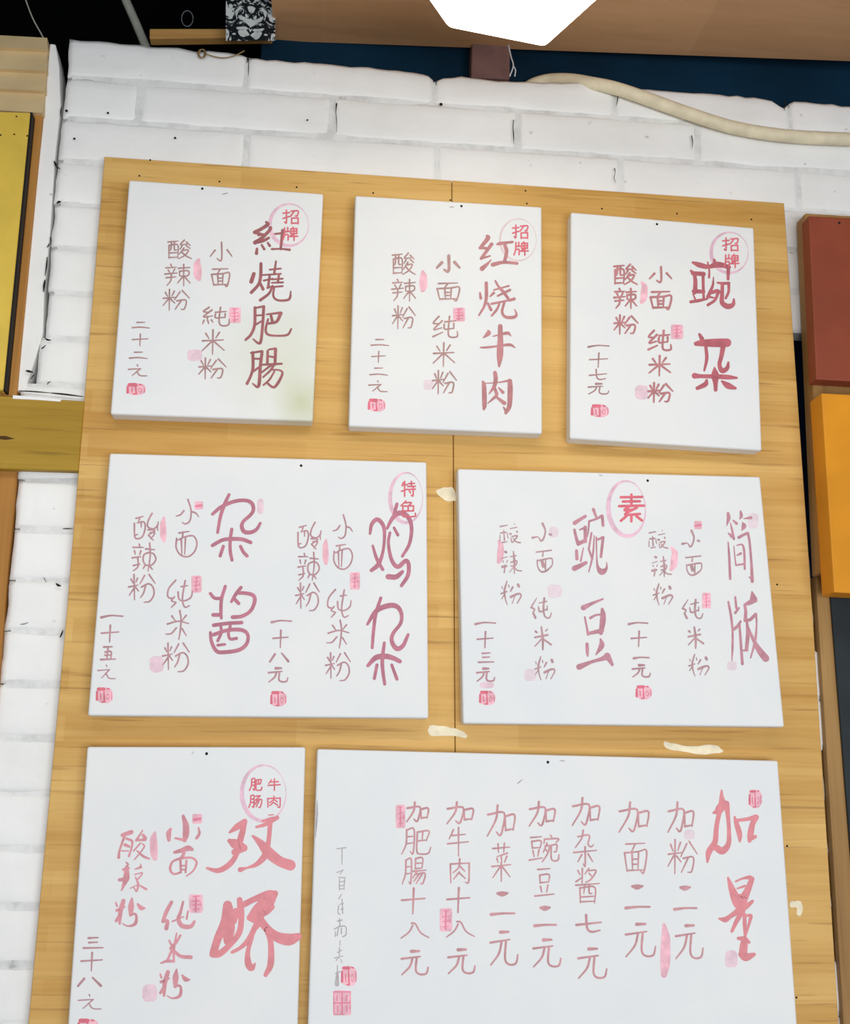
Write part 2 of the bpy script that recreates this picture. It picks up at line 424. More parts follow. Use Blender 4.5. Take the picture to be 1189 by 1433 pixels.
# ------------------------------------------------------------------ brush writing
Y_BOARD = -0.020      # front of the wooden backing board
Y_SIGN = -0.056       # front of the canvases
GLY = {
 '小': "52,0 53,80 47,98 34,86/25,42 5,75/75,40 95,74",
 '面': "15,5 85,2/48,8 36,30/10,34 20,96/10,34 60,30 92,27 82,98 70,94/38,36 40,90/62,34 60,90/40,55 60,54/40,72 60,71/20,92 82,90",
 '純': "28,0 8,22 30,26/38,14 8,50 40,45/22,48 22,70/10,68 5,86/24,72 26,86/36,66 41,78/50,26 88,22/68,0 63,60 66,90 82,97 97,88 98,62/50,36 51,55 84,52/84,34 84,54",
 '纯': "28,0 6,30 26,33/40,20 8,60 38,52/5,92 42,72/50,25 92,20/68,0 63,70 68,92 88,95 98,88 97,68/48,36 50,58 84,54/84,32 84,56",
 '米': "20,15 33,35/77,10 62,33/6,45 94,41/50,0 48,100/45,47 4,86/54,47 97,84",
 '粉': "10,14 18,34/43,8 34,32/2,43 47,38/25,0 24,100/22,45 1,78/30,48 45,66/64,12 44,50/72,5 99,42/52,55 86,52 81,92 68,96/68,55 46,96",
 '酸': "4,10 45,5/8,28 8,96/8,28 43,26 43,94/18,8 16,45 12,55/30,8 30,50 40,52/10,68 42,66/8,92 42,90/70,0 54,24 87,20/78,10 94,28/60,32 52,48/78,30 93,44/68,42 49,75/62,55 86,52 74,78 47,98/58,62 78,84 99,98",
 '辣': "24,0 28,10/5,16 46,13/14,26 20,38/39,22 32,38/1,45 49,40/6,62 44,58/26,42 24,75 9,98/54,18 98,14/74,0 74,100/58,32 58,54/58,32 92,30 90,52 58,54/72,55 50,87/76,55 99,87",
 '二': "28,13,1.0 48,15,2.2 70,12,1.2/1,88,1.2 50,84,.9 99,84,1.1",
 '二p': "28,12 72,10/1,85 50,78 99,90",
 '十': "1,47,.9 99,40,1/52,0 48,100",
 '一': "0,58,1.3 45,50,.9 100,53,1.2",
 '七': "0,52 97,38/38,0 42,68 60,88 92,80",
 '三': "25,8 75,3/28,48 72,44/0,96 100,93",
 '五': "20,5 78,3/50,5 42,92/30,42 70,40 68,90/30,65 68,64/0,97 100,93",
 '八': "42,18 28,60 0,98/38,3 52,8 70,62 100,94",
 '八p': "30,20,1.2 4,92,1.6/64,10,.8 98,88,2",
 '元': "38,4,1.5 66,3,1.5/2,34 70,25/42,30 32,65 3,98/57,30 54,80 68,96 92,93 99,68",
 '元p': "50,0 53,12/4,38 68,32/66,33 24,92/48,56 64,92 100,96",
 '加': "3,30 61,24 55,80 46,97 34,86/38,0 32,45 1,99/64,36 67,82/64,36 99,31 94,80/67,80 94,76",
 '肥': "18,5 16,60 1,98/18,6 43,4 40,93 30,88/18,32 40,30/18,58 40,55/54,14 93,10 84,46/72,14 70,46/54,48 86,44/54,14 52,85 62,97 90,95 99,72",
 '腸': "16,8 14,60 1,98/16,8 38,6 36,93 28,90/16,34 36,32/14,60 36,58/56,2 54,40/56,2 84,0 82,38/56,20 82,19/54,40 82,38/46,50 99,46/60,52 44,76/56,62 94,58 86,94 76,97/70,62 48,88/82,62 58,96",
 '肠': "16,5 14,60 1,98/16,6 40,4 38,92 28,90/16,32 38,30/16,58 38,56/52,8 87,4/87,4 52,40/52,40 97,36 88,92 76,97/66,42 46,74/80,40 56,92",
 '牛': "28,8 8,40/22,28 84,24/1,57 99,50/52,0 52,100",
 '肉': "10,22 12,99/10,22 50,20 90,18/90,18 88,95 74,97/50,0 46,35 22,58/52,32 72,52/48,55 24,84/50,60 74,82",
 '豌': "6,8 42,5/10,22 12,48/10,22 40,20 38,46/12,46 38,44/14,56 18,78/34,52 30,76/2,90 45,82/72,0 76,8/52,14 50,30/52,14 97,12 90,26/60,28 48,62/54,40 68,38 62,66 45,96/56,52 62,60/74,36 74,82 84,93 97,88 99,70/74,36 92,34 90,58 82,60",
 '豆': "16,5 80,2/26,24 28,50/26,24 74,22 72,48/28,50 72,47/30,62 36,82/68,58 62,82/0,95 100,88",
 '杂': "42,0 36,22 10,48/20,18 66,14 62,38 74,46 85,40/3,62 97,56/50,46 50,99 42,93/36,68 20,88/62,66 81,87",
 '酱': "12,6 20,18/30,0 29,42/4,38 28,26/56,0 40,16/54,6 86,6 66,30 44,40/58,14 68,22/3,48 99,43/20,56 22,99/20,56 80,54 80,99/40,46 36,72/58,45 58,70 70,72/22,82 78,80/22,96 78,94",
 '菜': "8,14 92,10/34,2 36,24/66,0 62,24/80,26 30,35/28,40 34,50/50,36 52,48/78,34 66,50/3,61 97,56/50,50 50,100/44,62 8,90/56,62 94,88",
 '招': "2,22 40,18/22,0 22,90 12,86/2,60 40,46/50,8 93,6 88,40 78,42/70,8 48,44/54,58 54,98/54,58 93,56/93,56 93,98/54,94 93,94",
 '牌': "14,4 12,60 1,98/34,2 34,30/14,34 44,32/14,58 36,57 36,97/70,0 62,10/54,12 54,48/54,12 94,10/94,10 94,48/54,30 94,29/54,48 94,47/74,12 72,48 52,66/48,70 100,68/76,54 76,100",
 '特': "14,8 6,30/10,24 42,22/24,0 24,99/1,66 44,52/52,16 94,14/72,0 72,34/46,34 100,33/48,54 100,52/84,40 84,95 72,92/58,64 66,76",
 '色': "36,0 4,30/30,12 70,10 54,30/16,32 16,86 26,97 92,95 96,76/16,32 84,30/84,30 84,62/50,32 50,60/16,62 84,61",
 '素': "8,10 92,9/16,26 84,25/1,43 99,41/50,0 50,42/40,46 22,58 56,56/72,48 24,74 84,72/50,74 50,99/30,80 8,97/70,80 92,96",
 # round pen style
 '小r': "850,85 888,220 875,350 820,392 780,375/800,225 760,275 705,295/900,240 945,255 980,300",
 '面r': "740,510 865,490/790,500 775,580 720,600/710,580 705,700 760,790 850,812 930,750 962,640 920,550 830,555 750,585/768,600 775,780/820,570 810,780",
 '纯r': "795,40 725,130 715,220 760,240 785,220/780,225 752,265 800,285/790,295 750,340/890,45 862,240 885,335 935,320/850,110 915,100/818,170 830,250 890,265 950,225 962,160",
 '米r': "765,445 800,495/910,440 870,490/720,530 830,500 935,525/845,390 858,480 850,600 835,690/810,570 760,628 705,635/870,580 910,650",
 '粉r': "705,800 725,840/770,790 755,830/682,885 775,865/735,750 740,1025/735,900 688,975/745,880 780,930/840,760 795,850/885,750 945,845/810,885 880,850 925,890 932,970 890,1040 835,1050/850,870 830,950 800,1000",
 '酸r': "185,325 275,300/165,390 170,560 215,585 270,550 300,440 280,370 200,385/230,330 215,370/250,370 250,440/175,540 205,530/385,262 340,350 330,430 400,460 450,420 462,370/450,420 455,480/335,470 420,480 340,540/360,510 420,510 370,590/340,540 400,605",
 '辣r': "230,655 240,690/152,695 280,695/170,740 180,785/250,740 235,790/142,830 250,815/210,820 215,940 155,998/155,930 240,910/310,715 425,725/360,640 368,800 340,1000/355,760 290,790 280,870 320,925 390,920 438,850 410,780 355,760/300,930 280,970/370,950 395,980",
 # thick running brush
 '小b': "850,95,35 880,200,68 880,300,72 865,370,45/865,368,35 760,345,22/710,240,28 688,290,58 690,365,40/1020,225,18 1032,290,30 1000,345,34",
 '面b': "740,480,32 830,455,50 900,430,62 945,445,40/850,490,40 820,545,32 720,590,24 688,680,30 730,740,24 810,720,22/820,550,28 940,545,24 1000,600,26 960,700,20 880,765,14/810,580,28 815,720,24/880,580,24 870,720,22/820,640,18 870,640,18/815,685,18 870,690,18",
 '纯b': "710,1045,38 650,1160,44 612,1270,38/612,1270,34 665,1265,36 650,1350,48/720,1270,18 850,1215,14/845,1040,24 815,1160,34 790,1240,44 830,1320,52 930,1330,46 975,1270,28/900,1150,18 885,1240,24",
 '米b': "855,535,14 880,580,24/960,490,20 920,555,24 870,610,26/925,470,14 900,620,20 900,730,20/900,728,22 840,725,26 778,745,12/890,610,28 865,665,22 840,720,22/890,620,26 960,680,30 1055,690,34",
 '粉b': "85,1050,18 100,1090,24/175,1030,46 140,1150,50 130,1290,28/95,1140,32 185,1100,24/140,1180,32 88,1260,32/275,1000,18 265,1090,66 260,1190,38/260,1180,30 322,1190,26 315,1290,36 230,1320,18 165,1292,12/340,1065,20 380,1110,52 425,1115,20",
 '酸b': "160,300,42 265,265,48/190,300,28 130,470,24 118,555,34/210,340,28 272,370,28 265,450,20 235,540,24/190,410,36 240,430,28/150,480,14 230,480,14/395,245,14 320,360,28/320,360,22 420,350,36/400,300,36 428,335,36/370,390,18 290,480,18/395,400,18 410,440,18 300,580,14/330,480,18 400,540,28 472,570,18",
 '辣b': "200,600,14 225,625,24/170,685,30 225,668,38/210,650,36 205,770,72 190,820,54 150,920,16/125,800,36 200,790,46/305,680,14 372,655,28/370,655,22 370,622,12/300,740,14 390,720,14 340,790,18/310,770,16 340,850,24 320,930,18 290,880,14/250,895,12 340,860,14 432,905,28",
 # light running brush with dots
 '小d': "725,248,35 762,340,24 740,440,24 705,475,28 665,425,14 592,435,34/818,388,30 838,395,30",
 '面d': "640,655,20 865,630,20/745,640,18 735,710,22/655,760,18 665,850,18 715,912,24 790,900,28 872,830,18 878,760,18 850,735,22 680,765,26/730,780,46 745,840,46/780,760,18 775,880,22",
 '酸d': "92,280,24 190,262,14/98,370,22 170,360,22/88,400,14 88,485,14/140,330,14 150,470,22/190,370,14 200,440,14/120,502,22 190,490,12/230,310,14 325,290,14/285,240,10 290,255,10/322,345,20 330,360,20/228,380,28 240,385,28/250,420,16 330,410,22 260,500,18 240,440,14/270,440,14 310,490,18 370,505,22",
 '辣d': "182,650,34 195,655,34/130,740,12 210,715,14/150,770,14 150,790,14/215,765,14 205,790,14/138,850,36 200,840,28/180,830,22 165,930,18/260,715,14 345,700,18/305,645,18 320,780,30 320,940,14/270,790,22 355,770,18 340,830,18 270,840,18/310,850,14 250,920,12/320,850,14 360,895,18 428,905,18",
 '粉d': "235,1050,18 200,1180,28 215,1300,18 240,1370,12/162,1120,14 172,1150,14/260,1100,16 265,1130,16/152,1220,22 235,1190,18/210,1210,14 162,1290,14/318,1130,26 285,1190,18/395,1095,38 405,1120,38/290,1265,36 400,1220,28 438,1250,22 380,1355,14/350,1250,14 310,1355,12",
 '纯d': "780,75,9 725,160,18/715,178,22 755,200,18 735,240,16/740,240,18 765,292,26/810,130,14 900,110,14/870,75,22 860,200,22 880,280,18 930,292,18 955,238,10/800,170,14 820,225,20 905,195,14/905,160,12 905,210,12",
 '米d': "793,448,22 806,460,22/918,425,16 900,445,16/788,515,22 922,488,22/855,400,18 870,530,26 870,650,18/860,530,16 788,612,13/870,530,18 958,595,22",
 'seal': "55,1190,44 110,1190,44/40,1215,26 40,1290,34/143,1185,20 162,1190,20/75,1235,13 80,1290,13/110,1205,14 115,1310,24/136,1255,8 152,1235,8 166,1262,8 152,1290,8 137,1270,8/186,1220,8 190,1290,10/90,1312,18 118,1314,18",
}
ABSW = {'小b': 7.927, '面b': 7.927, '纯b': 7.927, '米b': 6.258, '粉b': 7.927, '酸b': 7.927, '辣b': 7.927,
        '小d': 10.81, '面d': 10.81, '酸d': 10.81, '辣d': 10.81, '粉d': 10.81, '纯d': 8.43, '米d': 8.43, 'seal': 6.825}


def parse(txt, default):
    out = []
    for st in txt.split('/'):
        pts = []
        for q in st.split():
            a = [float(c) for c in q.split(',')]
            pts.append((a[0], a[1], a[2] if len(a) > 2 else default))
        out.append(pts)
    return out


class Ink:
    """collects brush strokes given in photo pixels, lying on one flat canvas front"""

    def __init__(self, y):
        self.v, self.f, self.y, self.k = [], [], y, 0

    def add_poly(self, ring):
        b = len(self.v)
        self.k += 1
        yy = self.y - 4e-6 * self.k
        self.v += [P(a, c, yy) for a, c in ring]
        self.f.append(tuple(range(b, b + len(ring))))

    def stroke(self, pts, closed=False):
        pts = catmull(pts, closed)
        n = len(pts)
        if n < 2:
            return
        self.k += 1
        yy = self.y - 4e-6 * self.k
        L, R = [], []
        for i, (x, y, wd) in enumerate(pts):
            a = pts[(i - 1) % n] if closed else pts[max(i - 1, 0)]
            b = pts[(i + 1) % n] if closed else pts[min(i + 1, n - 1)]
            dx, dy = b[0] - a[0], b[1] - a[1]
            l = math.hypot(dx, dy) or 1.0
            nx, ny = -dy / l, dx / l
            h = max(wd, 0.3) / 2
            L.append((x + nx * h, y + ny * h))
            R.append((x - nx * h, y - ny * h))
        base = len(self.v)
        for i, (l, r) in enumerate(zip(L, R)):
            self.v += [P(*l, yy - 1e-6 * i), P(*r, yy - 1e-6 * i)]
        m = n if closed else n - 1
        for i in range(m):
            j = (i + 1) % n
            self.f.append((base + 2 * i, base + 2 * i + 1, base + 2 * j + 1, base + 2 * j))
        if not closed:
            for (e, d) in ((0, 1), (n - 1, n - 2)):
                x, y, wd = pts[e]
                dx, dy = x - pts[d][0], y - pts[d][1]
                l = math.hypot(dx, dy) or 1.0
                h = max(wd, 0.3) / 2
                a0 = math.atan2(dy / l, dx / l)
                ring = [(x + h * math.cos(a0 + t), y + h * math.sin(a0 + t)) for t in
                        (-math.pi / 2, -math.pi / 3, -math.pi / 6, 0, math.pi / 6, math.pi / 3, math.pi / 2)]
                b2 = len(self.v)
                self.v += [P(a, c, yy) for a, c in ring]
                self.f.append(tuple(range(b2, b2 + 7)))

    def trace(self, crop, txt, default):
        x0, y0, s = crop
        for st in parse(txt, default):
            self.stroke([(x0 + x / s, y0 + y / s, wd / s) for x, y, wd in st])

    def glyph(self, ch, box, wd, taper=True):
        g = GLY[ch]
        absw = ABSW.get(ch)
        sts = parse(g, 1.0 if absw is None else 16.0)
        xs = [p[0] for s in sts for p in s]
        ys = [p[1] for s in sts for p in s]
        x0, y0, x1, y1 = box
        sx = (x1 - x0) / max(max(xs) - min(xs), 1e-6)
        sy = (y1 - y0) / max(max(ys) - min(ys), 1e-6)
        if ch == '一':
            sy *= 0.45
            y0 += (y1 - y0) * 0.3
        for s in sts:
            pts = []
            n = len(s)
            for i, (x, y, q) in enumerate(s):
                h = q / absw * (wd or 1.0) if absw else q * wd
                if taper and not absw:
                    h *= 1.12 if i == 0 else (0.72 if i == n - 1 else 1.0)
                pts.append((x0 + (x - min(xs)) * sx, y0 + (y - min(ys)) * sy, h))
            self.stroke(pts)

    def column(self, items, wd):
        for ch, box in items:
            self.glyph(ch, box, wd)

    def build(self, name, mat, parent):
        return mesh(name, self.v, self.f, mat, parent)


def blob(x0, y0, x1, y1, power=2.6, jit=0.05, n=28):
    cx, cy, rx, ry = (x0 + x1) / 2, (y0 + y1) / 2, (x1 - x0) / 2, (y1 - y0) / 2
    out = []
    for i in range(n):
        a = 2 * math.pi * i / n
        c, s = math.cos(a), math.sin(a)
        j = 1 + random.uniform(-jit, jit)
        out.append((cx + rx * j * math.copysign(abs(c) ** (2 / power), c), cy + ry * j * math.copysign(abs(s) ** (2 / power), s)))
    return out


Y_STAMP = Y_SIGN - 0.00012
Y_RING = Y_SIGN - 0.00020
Y_MARK = Y_SIGN - 0.00028
Y_INK = Y_SIGN - 0.00036


def seal_round(box, parent):
    k = Ink(Y_STAMP)
    x0, y0, x1, y1 = box
    k.add_poly(blob(x0 - 1, y0 - 1, x1 + 1, y1 + 1, 2.5, 0.04))
    o = k.build('signature_seal', INK_PINK, parent)
    part_label(o, 'pink and red rounded seal')
    k = Ink(Y_MARK)
    k.glyph('seal', (x0 + .6, y0 + .6, x1 - .6, y1 - .6), (x1 - x0) / 30.0, False)
    k.build('seal_carving', INK_RED, o)


def seal_square(box, parent, cross=False):
    k = Ink(Y_STAMP)
    k.add_poly(blob(*box, 9, 0.02, 32))
    o = k.build('square_seal', INK_PINK, parent)
    part_label(o, 'small pink square seal')
    x0, y0, x1, y1 = box
    k = Ink(Y_MARK)
    wx, wy = x1 - x0, y1 - y0
    X = lambda t: x0 + wx * t
    Y = lambda t: y0 + wy * t
    if cross:
        L = [((.02, .06), (.98, .06), .07), ((.05, .5), (.95, .5), .08), ((.5, .05), (.5, .95), .08), ((.05, .97), (.6, .97), .05),
             ((.22, .2), (.22, .42), .06), ((.78, .2), (.72, .42), .06), ((.25, .62), (.25, .85), .06), ((.75, .6), (.78, .85), .06), ((.04, .06), (.04, .95), .05), ((.96, .1), (.96, .95), .04)]
    elif wx * wy < 260:
        L = [((.2, .6), (.8, .5), .3)]
    else:
        L = [((.3, .12), (.72, .1), .09), ((.5, .1), (.47, .9), .13), ((.22, .38), (.78, .34), .08), ((.25, .58), (.8, .55), .08), ((.3, .8), (.75, .78), .07), ((.8, .45), (.82, .6), .08)]
    for a, b, q in L:
        k.stroke([(X(a[0]), Y(a[1]), q * wx), (X(b[0]), Y(b[1]), q * wx)])
    k.build('seal_carving', INK_MID, o)


def smear(box, parent, mat, lean=0.12, name='brush_dab'):
    """tall soft oval dab of pink"""
    x0, y0, x1, y1 = box
    cx = (x0 + x1) / 2
    wd = x1 - x0
    k = Ink(Y_STAMP)
    d = wd * lean
    k.stroke([(cx + d, y0 + wd * .18, wd * .32), (cx - d * .5, y0 + (y1 - y0) * .25, wd * .78), (cx - d * .3, (y0 + y1) / 2, wd * .92),
              (cx, y0 + (y1 - y0) * .75, wd * .88), (cx + d, y1 - wd * .3, wd * .55)])
    part_label(k.build(name, mat, parent), 'pink brush dab')


def faint(box, parent, mat=INK_PALE):
    k = Ink(Y_STAMP + 0.00004)
    k.add_poly(blob(*box, 3.0, 0.05))
    part_label(k.build('faint_stamp', mat, parent), 'faded pink stamp')


def badge(cx, cy, rx, ry, glyphs, parent, mat=INK_RING, wmax=5.6, wd=2.2, lean=-0.18):
    k = Ink(Y_RING)
    pts = []
    n = 28
    for i in range(n):
        a = 2 * math.pi * i / n
        q = 0.5 - 0.5 * math.cos(a + 0.35)          # heavy on the left, thin on the right
        q = max(0.0, q)
        pts.append((cx + rx * 0.95 * math.cos(a), cy + ry * 0.96 * math.sin(a), 0.9 + (wmax - 0.9) * q))
    k.stroke(pts, True)
    part_label(k.build('badge_ring', mat, parent), 'pale pink brushed ring')
    k = Ink(Y_INK - 0.0001)
    for ch, box in glyphs:
        k.glyph(ch, box, wd, False)
    part_label(k.build('badge_lettering', INK_BADGE, parent), 'red badge characters')


def nail(px, py, y, parent, r=2.0, mat=None):
    c = P(px, py, y)
    r *= px_size(y)
    bm = bmesh.new()
    bmesh.ops.create_uvsphere(bm, u_segments=12, v_segments=8, radius=r)
    for v in bm.verts:
        v.co = Vector((v.co.x, v.co.y * 0.55, v.co.z)) + c
    return from_bm('nail', bm, mat or M_DARK, parent, True)


def sign(label, corners, canvas_mat=None):
    """corners in photo pixels: top-left, top-right, bottom-right, bottom-left of the front face"""
    ps = [P(a, b, Y_SIGN) for a, b in corners]
    root = thing('menu_sign', ((ps[2].x + ps[3].x) / 2, Y_BOARD, (ps[2].z + ps[3].z) / 2), label, 'sign', 'white canvas menu signs')
    bm = bmesh.new()
    q = [(p.x, p.z) for p in ps]
    slab(bm, q, Y_SIGN, Y_BOARD - 0.0003, 0.005, 3)
    o = from_bm('canvas', bm, canvas_mat or M_CANVAS, root)
    return root


# ------------------------------------------------------------------ the setting
Z0 = P(600, 800, 0).z
# brick courses: heights of the bed joints
def zc(px, py):
    return P(px, py, 0.0).z


z_top = zc(600, 100)
COURSE = (zc(130, 166) - zc(70, 471)) / 5.0
bed = [zc(130, 166) + COURSE * 2 - COURSE * i for i in range(26)]      # bed[0] = top of the first course


def polyx(points, z):
    """X at height z on a polyline given by photo pixels (on the wall plane)"""
    ps = [(P(a, b).z, P(a, b).x) for a, b in points]
    ps.sort(reverse=True)
    if z >= ps[0][0]:
        return ps[0][1]
    for (za, xa), (zb, xb) in zip(ps, ps[1:]):
        if za >= z >= zb:
            return xa + (xb - xa) * (za - z) / (za - zb)
    return ps[-1][1]


LEFT_EDGE = [(70, 58), (45, 300), (22, 548), (26, 660), (12, 800), (4, 900), (-4, 960), (-40, 1200), (-70, 1433), (-90, 1600)]
CRACK = [(97, 60), (91, 88), (88, 148), (78, 222), (71, 330), (64, 410), (62, 470), (48, 510), (36, 548)]
RIGHT_EDGE = [(1097, 284), (1118, 560), (1137, 860), (1150, 1050), (1173, 1433), (1183, 1600)]

bmw = bmesh.new()     # bricks
bmm = bmesh.new()     # mortar
z_split = zc(30, 552)
z_notch = zc(1115, 462)
BL = P(610, 100).x - P(347, 100).x          # brick module length
TOP_PX = [(93, 52), (120, 54), (160, 57), (200, 60), (212, 65), (228, 62), (262, 66), (275, 70), (300, 68), (335, 73), (347, 78), (400, 82), (480, 89), (560, 97), (598, 103),
          (609, 112), (618, 106), (650, 105), (700, 110), (760, 113), (840, 113), (852, 118), (866, 121), (940, 125), (1010, 130), (1080, 136), (1098, 150), (1110, 139), (1189, 146), (1320, 158)]


def top_z(x):
    best = None
    ps = [(P(a, b).x, P(a, b).z) for a, b in TOP_PX]
    if x <= ps[0][0]:
        return ps[0][1]
    for (xa, za), (xb, zb) in zip(ps, ps[1:]):
        if xa <= x <= xb:
            return za + (zb - za) * (x - xa) / (xb - xa)
    return ps[-1][1]


def brick(x0, x1, z0, z1, top=False):
    """painted brick with softly rounded, slightly uneven arrises"""
    if x1 - x0 < 0.012:
        return
    g = 0.0012
    x0 += g; x1 -= g; z0 += g
    z1 -= 0 if top else g
    nx = max(2, int((x1 - x0) / 0.02))
    nz = 5
    e = 0.011
    us = [0, min(e / (x1 - x0), .3)] + [i / nx for i in range(1, nx)] + [1 - min(e / (x1 - x0), .3), 1]
    us = sorted(set(us))
    hs = [0, 0.11, 0.3, 0.5, 0.7, 0.89, 1]
    grid = []
    for u in us:
        col = []
        for h in hs:
            x = x0 + (x1 - x0) * u
            zt = top_z(x) + 0.004 * noise.noise(Vector((x * 40, 3, 0))) if top else z1
            z = z0 + (zt - z0) * h
            n3 = noise.noise(Vector((x * 9, z * 14, 1.3)))
            n4 = noise.noise(Vector((x * 30, z * 30, 5.3)))
            d = 0.0038 + 0.0018 * n3 + 0.0012 * n4
            edge = (u in (us[0], us[-1])) or (h in (0, 1))
            y = d + (0.0042 if edge else 0.0)
            if edge:
                x += 0.003 * n4
                z += 0.003 * noise.noise(Vector((x * 25, z * 25, 9)))
            col.append(bmw.verts.new((x, y, z)))
        grid.append(col)
    for i in range(len(us) - 1):
        for j in range(len(hs) - 1):
            bmw.faces.new((grid[i][j], grid[i + 1][j], grid[i + 1][j + 1], grid[i][j + 1]))
    # returns back into the wall
    rim = [grid[i][0] for i in range(len(us))] + [grid[-1][j] for j in range(1, len(hs))] + \
          [grid[i][-1] for i in range(len(us) - 2, -1, -1)] + [grid[0][j] for j in range(len(hs) - 2, 0, -1)]
    back = [bmw.verts.new((v.co.x, 0.05, v.co.z)) for v in rim]
    for i in range(len(rim)):
        j = (i + 1) % len(rim)
        bmw.faces.new((rim[j], rim[i], back[i], back[j]))
    bmw.faces.new(back)


x_j1 = P(347, 100).x
for c in range(25):
    zt, zb = bed[c], bed[c + 1]
    zm = (zt + zb) / 2
    if zb < -0.02:
        break
    top = c == 0
    if zm > z_split:
        xl = polyx(CRACK, zm) + 0.001
    else:
        xl = polyx(LEFT_EDGE, zm)
    if zm > z_notch:
        xr = P(1300, 300).x
    else:
        xr = polyx(RIGHT_EDGE, zm) + random.choice((-0.006, 0.001, 0.004) if zm > zc(1130, 815) else (0.004, 0.008, 0.011))
    off = x_j1 + (BL * 0.47 if c % 2 else 0.0) + random.uniform(-0.012, 0.012)
    x = off - math.ceil((off - xl) / BL) * BL
    while x < xr:
        a, b = max(x, xl), min(x + BL, xr)
        brick(a, b, zb, zt, top)
        x += BL
    # mortar bed of the course
    q = [(xl + 0.012, zb), (xr - 0.008, zb), (xr - 0.008, zt - (0.03 if top else 0)), (xl + 0.012, zt - (0.03 if top else 0))]
    if not top:
        slab(bmm, q, 0.0062, 0.048, 0)
    else:
        n = 40
        xs = [xl + 0.012 + (xr - 0.02 - xl) * i / n for i in range(n + 1)]
        ring = [(q[0][0], zb), (q[1][0], zb)] + [(a, top_z(a) - 0.016) for a in reversed(xs)]
        slab(bmm, ring, 0.0062, 0.048, 0)
wall = from_bm('wall_back', bmw, M_WALL, None, False)
for p in wall.data.polygons:
    p.use_smooth = p.normal.y < -0.2
structure(wall)
mo = from_bm('mortar', bmm, M_MORTAR, wall)

# plaster pier along the left end of the bricks
bm = bmesh.new()
left = [(P(a, b).x, P(a, b).z) for a, b in [(69, 59), (58, 180), (45, 300), (33, 430), (23, 546)]]
right = [(P(a, b).x, P(a, b).z) for a, b in [(33, 547), (46, 508), (59, 465), (61, 405), (69, 325), (76, 220), (84, 148), (82, 90), (77, 60)]]
slab(bm, left[::-1] + right[::-1], 0.004, 0.09, 0.002, 1)
structure(from_bm('trim_1', bm, M_WALL))

# dark room behind and above the wall, floor in front
z_ceil = P(600, 60, 0.06).z
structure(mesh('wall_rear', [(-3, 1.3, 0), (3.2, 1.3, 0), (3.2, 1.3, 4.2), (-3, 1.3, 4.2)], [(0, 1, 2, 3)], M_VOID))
structure(mesh('ceiling', [(-3, -0.75, z_ceil + 0.42), (3.2, -0.75, z_ceil + 0.42), (3.2, 1.3, z_ceil + 0.42), (-3, 1.3, z_ceil + 0.42)], [(3, 2, 1, 0)], M_BLACKVOID))
structure(mesh('floor', [(-3, -5, 0), (3.2, -5, 0), (3.2, 1.3, 0), (-3, 1.3, 0)], [(0, 1, 2, 3)], M_FLOOR))
structure(mesh('wall_left', [(-3, 0.0, 0), (-3, 1.3, 0), (-3, 1.3, 4.2), (-3, 0.0, 4.2)], [(0, 1, 2, 3)], M_BLACKVOID))
structure(mesh('wall_right', [(3.2, 0.0, 0), (3.2, 1.3, 0), (3.2, 1.3, 4.2), (3.2, 0.0, 4.2)], [(3, 2, 1, 0)], M_BLACKVOID))

# added panel behind the gap under the plywood, its blue imitating lens flare
M_FLARE = mat_plain('flare_blue', (12, 42, 62), 0.8, 0.1, 0.2, 3, 0)
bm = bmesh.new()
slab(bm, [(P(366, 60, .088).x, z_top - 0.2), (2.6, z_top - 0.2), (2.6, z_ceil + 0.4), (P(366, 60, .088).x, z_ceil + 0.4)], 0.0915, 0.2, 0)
structure(from_bm('flare_backdrop', bm, M_FLARE))

# plywood soffit over the wall
a, b = PZ(384, 57, z_ceil), PZ(1230, 87, z_ceil)
bm = bmesh.new()
vs = []
for z in (z_ceil, z_ceil + 0.018):
    vs.append([bm.verts.new(v) for v in ((a.x, a.y, z), (b.x, b.y, z), (b.x + 0.05, b.y - 0.62, z), (a.x - 0.02, a.y - 0.62, z))])
bm.faces.new(vs[0]); bm.faces.new(vs[1][::-1])
for i in range(4):
    bm.faces.new((vs[0][i], vs[0][(i + 1) % 4], vs[1][(i + 1) % 4], vs[1][i]))
o = from_bm('soffit_panel', bm, M_CEIL)
tag(o, 'brown plywood panel overhead behind the bright lamp', 'ceiling panel')

# ------------------------------------------------------------------ the backing board
BOARD = [(146, 219), (1097, 284), (1137, 860), (1183, 1600), (24, 1620), (92.8, 860)]
tl, tr = (146, 219), (1097, 284)
sx_top, sx_bot = 632.0, 640.0
ty = 219 + (284 - 219) * (sx_top - 146) / (1097 - 146)
root = thing('backing_board', P(600, 1600, 0.0), 'large pale pine board on the white brick wall carrying seven canvas signs', 'board')
board('panel', [(146, 219), (sx_top - .5, ty), (sx_bot - .5, 1610), (22, 1620), (93, 860)], Y_BOARD, 0.0195, M_BOARD, root, 0.0012, 1)
board('panel', [(sx_top + .5, ty), (1097, 284), (1137, 860), (1184, 1600), (sx_bot + .5, 1610)], Y_BOARD, 0.0195, M_BOARD, root, 0.0012, 1)
for px, py in [(195, 246), (210, 224), (307, 254), (415, 262), (522, 270), (630, 280), (737, 285), (735, 267), (842, 292), (947, 299), (1051, 307), (1087, 818), (1101, 1184), (1114, 1396)]:
    nail(px, py, Y_BOARD, root, 1.5)


def scrap(pts, parent):
    k = []
    for a, b in catmull([(x, y) for x, y in pts], True):
        k.append(P(a + random.uniform(-.9, .9), b + random.uniform(-.9, .9), Y_BOARD - 0.0004))
    o = mesh('paper_remnant', k, [tuple(range(len(k)))], M_PAPER, parent)
    part_label(o, 'torn white paper remnant')


